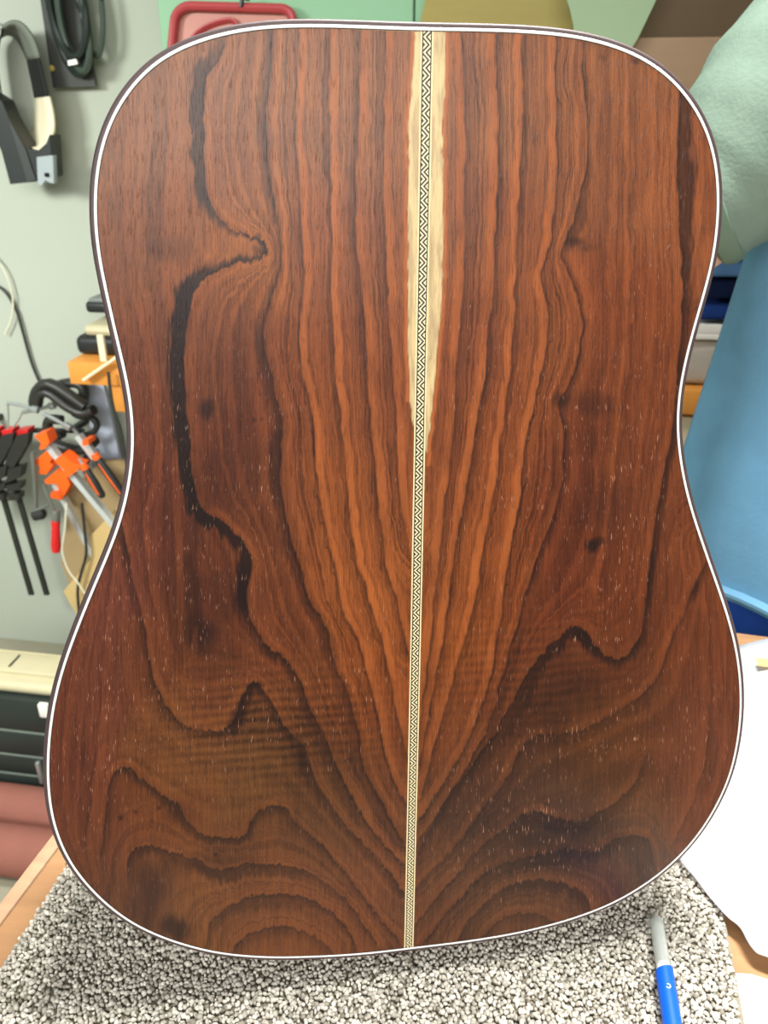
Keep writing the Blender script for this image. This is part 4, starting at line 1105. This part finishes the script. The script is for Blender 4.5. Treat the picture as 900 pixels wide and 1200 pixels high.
MB().box(uvz(bu + .17, 1.45, (CZ + bz) / 2), (.34, .016, bz - CZ), (U, V, Z), .002).build('front_panel', brn, brown)
MB().box(uvz(bu + .17, 1.530, (CZ + bz + .22) / 2), (.34, .014, bz + .22 - CZ), (U, V, Z), .002).build('back_panel', drk, brown)
for s_ in (0, .34): MB().box(uvz(bu + s_, 1.49, (CZ + bz) / 2), (.014, .078, bz - CZ), (U, V, Z), .002).build('side_panel', brn, brown)
MB().box(uvz(bu + .17, 1.494, CZ + .008), (.33, .07, .016), (U, V, Z), .002).build('bottom_panel', brn, brown)

# ------------------------------------------------------------------ person behind the table holding the guitar

def skin_object(name, nodes, edges, material, parent, sub=2, root=0):
    me = bpy.data.meshes.new(name + '_cage')
    me.from_pydata([n[:3] for n in nodes], edges, [])
    tmp = bpy.data.objects.new(name + '_cage', me); COL.objects.link(tmp)
    sk = tmp.modifiers.new('skin', 'SKIN'); sk.use_smooth_shade = True
    for i, n in enumerate(nodes):
        r = n[3]; me.skin_vertices[0].data[i].radius = r if hasattr(r, '__len__') else (r, r)
        me.skin_vertices[0].data[i].use_root = (i == root)
    ss_ = tmp.modifiers.new('sub', 'SUBSURF'); ss_.levels = sub; ss_.render_levels = sub
    dg = bpy.context.evaluated_depsgraph_get(); dg.update()
    out = bpy.data.meshes.new_from_object(tmp.evaluated_get(dg))
    bpy.data.objects.remove(tmp)
    out.transform(Matrix.Translation(-Vector(parent.location)))
    out.materials.clear(); out.materials.append(material); out.shade_smooth(); out.name = name
    o = bpy.data.objects.new(name, out); COL.objects.link(o); o.parent = parent
    return o


PX, PY = .60, .90
person = thing('person', 'person in a pale green T-shirt and blue apron reaching behind the guitar', 'person', (PX, PY, 0))
skin = mat('skin', (214, 168, 132), .5, .06, 40, .4)
shirt = mat('green_jersey', (108, 126, 113), .9, .12, 60, .1, bump=.35, bscale=260)
apronm = mat('blue_apron_cloth', (104, 156, 190), .85, .26, 16, .12, bump=.2, bscale=220)
jeans = mat('blue_jeans', (38, 78, 170), .85, .15, 60, .12)
nodes, edges = [], []


def node(x, y, z, r, par=None):
    nodes.append((x, y, z, r)); i = len(nodes) - 1
    if par is not None: edges.append((par, i))
    return i


def hand(par, wrist, fwd, up, side):
    """palm, four fingers and a thumb on the wrist node; fingers curl towards -up"""
    w, fwd, up = Vector(wrist), Vector(fwd).normalized(), Vector(up).normalized()
    lat = fwd.cross(up).normalized() * side
    p1 = node(*(w + fwd * .035), (.028, .016), par); p2 = node(*(w + fwd * .075), (.036, .014), p1)
    for k, (o_, l_) in enumerate(((.028, .068), (.010, .078), (-.010, .073), (-.027, .058))):
        b0 = w + fwd * .088 + lat * o_
        a = node(*b0, .0095, p2); b = node(*(b0 + fwd * l_ * .45 - up * .006), .0085, a); c_ = node(*(b0 + fwd * l_ * .8 - up * .018), .0078, b); node(*(b0 + fwd * l_ - up * .032), .0068, c_)
    t0 = w + fwd * .035 + lat * .034
    a = node(*t0, .012, p1); b = node(*(t0 + fwd * .028 + lat * .022 - up * .006), .0105, a); node(*(t0 + fwd * .055 + lat * .028 - up * .016), .0085, b)


pel = node(PX, PY, .90, (.15, .10)); wa_ = node(PX, PY, 1.06, (.135, .095), pel); ch = node(PX, PY, 1.24, (.15, .105), wa_)
sh = node(PX, PY, 1.38, (.12, .085), ch); nk = node(PX, PY - .01, 1.475, .052, sh); hd = node(PX - .01, PY - .03, 1.56, (.070, .085), nk); node(PX - .012, PY - .035, 1.66, (.072, .090), hd)
RS, RE, RW = Vector((.43, .89, 1.43)), Vector((.18, .775, 1.19)), Vector(back_pt(.075, .165, -.132))
RM = Vector((.350, .835, 1.315))
a = node(*RS, .060, sh); b_ = node(*RM, .050, a); b_ = node(.283, .828, 1.272, .046, b_); c_ = node(*RE, .042, b_); d_ = node(*((RE + RW) / 2), .040, c_); e_ = node(*RW, (.030, .024), d_)
gdir = Vector(c2w(np.zeros(3)) - CAM)
back_n = Vector(C2W @ N_C)                                     # from the guitar to the viewer
hand(e_, RW, Vector(C2W @ (-.85 * R_C - .25 * AX_C)), back_n * -1, 1)
LS, LE, LW = Vector((.77, .89, 1.40)), Vector((.88, .93, 1.12)), Vector((.89, .83, .90))
a = node(*LS, .060, sh); b_ = node(*((LS + LE) / 2), .050, a); c_ = node(*LE, .042, b_); d_ = node(*((LE + LW) / 2), .037, c_); e_ = node(*LW, (.028, .022), d_)
hand(e_, LW, (0, -.25, -1), (1, 0, 0), -1)
for s_ in (-1, 1):
    a = node(PX + s_ * .085, PY, .84, .085, pel); b_ = node(PX + s_ * .09, PY - .005, .48, .060, a); c_ = node(PX + s_ * .09, PY + .02, .10, .042, b_); node(PX + s_ * .095, PY - .10, .045, (.038, .03), c_)
body = skin_object('body', nodes, edges, skin, person)
# face and hair (above the frame)
hc = Vector((PX - .012, PY - .035, 1.615))
for s_ in (-1, 1):
    MB().ball(hc + Vector((s_ * .032, -.082, .0)), .012).build('eye', mat('eye_white', (236, 232, 226), .2), person)
    MB().ball(hc + Vector((s_ * .080, .0, -.01)), (.010, .020, .032)).build('ear', skin, person)
MB().tube([hc + Vector((0, -.088, .0)), hc + Vector((0, -.104, -.035)), hc + Vector((0, -.092, -.045))], [.008, .014, .010], 10).build('nose', skin, person)
MB().tube([hc + Vector((-.024, -.080, -.072)), hc + Vector((0, -.090, -.070)), hc + Vector((.024, -.080, -.072))], [.003, .007, .003], 8).build('mouth', mat('lips', (176, 104, 92), .5), person)
hm = MB().ball(hc + Vector((0, .014, .045)), (.085, .100, .082), 3)
for v_ in hm.bm.verts:
    if v_.co.y < hc.y - .05 and v_.co.z < hc.z + .075: v_.co.y = hc.y - .05
hm.build('hair', mat('brown_hair', (74, 56, 42), .7, .3, 120, stretch=(1, 1, .1)), person)

# clothing: shirt trunk and sleeves, trousers, apron, shoes
n2, e2 = [], []
n2 += [(PX, PY, .86, (.180, .130)), (PX, PY, 1.08, (.170, .120)), (PX, PY, 1.25, (.175, .125)), (PX, PY + .005, 1.385, (.135, .10)), (PX, PY, 1.44, (.075, .07))]
e2 += [(0, 1), (1, 2), (2, 3), (3, 4)]
hem = Vector((.312, .825, 1.312))
n2 += [(.49, .895, 1.42, (.10, .10)), (.43, .88, 1.41, (.105, .105))]; e2 += [(3, 5), (5, 6)]
hl = LS + (LE - LS) * .55
n2 += [(*LS, (.085, .085)), (*hl, (.074, .074))]; e2 += [(3, 7), (7, 8)]
ts_ = skin_object('t_shirt', n2, e2, shirt, person, 3)
sl = spline([(.50, .905, 1.43, .098), (.43, .88, 1.415, .102), (.375, .85, 1.37, .096), (.335, .832, 1.335, .080), (*hem, .065), (.300, .826, 1.304, .062)], 22)
MB().tube([p[:3] for p in sl], [p[3] * (1 + .02 * math.sin(i * 1.7)) for i, p in enumerate(sl)], 28).build('sleeve', shirt, person, smooth=80)
dirv = Vector((-.82, .35, -.45)).normalized()
x_ = dirv.orthogonal().normalized(); y_ = dirv.cross(x_)
hempts = [hem + dirv * .004 + (x_ * math.cos(t) + y_ * math.sin(t)) * .062 for t in np.linspace(0, 2 * math.pi, 28, endpoint=False)]
hb = MB().tube(hempts, [(.012, .007)] * 28, 8, closed=True, flat=dirv).build('sleeve_hem', mat('green_jersey_hem', (98, 118, 102), .9, .1, 60, .1), person)
n3 = [(PX, PY, 1.0, (.160, .112))]; e3 = []
for s_ in (-1, 1):
    k = len(n3); n3 += [(PX + s_ * .088, PY, .83, .100), (PX + s_ * .092, PY - .003, .48, .078), (PX + s_ * .094, PY + .02, .10, .064)]; e3 += [(0, k), (k, k + 1), (k + 1, k + 2)]
skin_object('trousers', n3, e3, jeans, person)
for s_ in (-1, 1):
    MB().tube([(PX + s_ * .095, PY + .07, .045), (PX + s_ * .095, PY, .05), (PX + s_ * .097, PY - .09, .04), (PX + s_ * .098, PY - .16, .03)], [(.035, .04), (.044, .048), (.046, .038), (.030, .026)], 14, flat=(1, 0, 0)).build('shoe', mat('dark_shoe', (50, 46, 44), .6), person)
# apron: a sheet wrapped round the front of the body, flaring to the hem
rows = []
for i in range(26):
    f = i / 25; z = 1.28 - (1.28 - .885) * f
    ra_ = .204 + .046 * f; rb_ = .155 + .03 * f; row = []
    for j in range(41):
        th = math.radians(-198 + 216 * j / 40)
        fold = .006 * math.sin(th * 9 + 2 * f) * f
        row.append((PX + (ra_ + fold) * math.cos(th), PY - .005 + (rb_ + fold) * math.sin(th), z - .03 * f * max(0, -math.sin(th)) * math.cos(th * .5)))
    rows.append(row)
ap = MB().sheet(rows).build('apron', apronm, person, smooth=80)
s__ = ap.modifiers.new('thickness', 'SOLIDIFY'); s__.thickness = .003
hemrow = [Vector(p) for p in rows[-1]]
MB().tube([p + Vector((0, 0, .012)) for p in hemrow], [(.004, .014)] * 41, 6, flat=(0, 0, 1)).build('apron_hem', mat('apron_hem_cloth', (118, 168, 200), .85, .1, 40, .1), person)
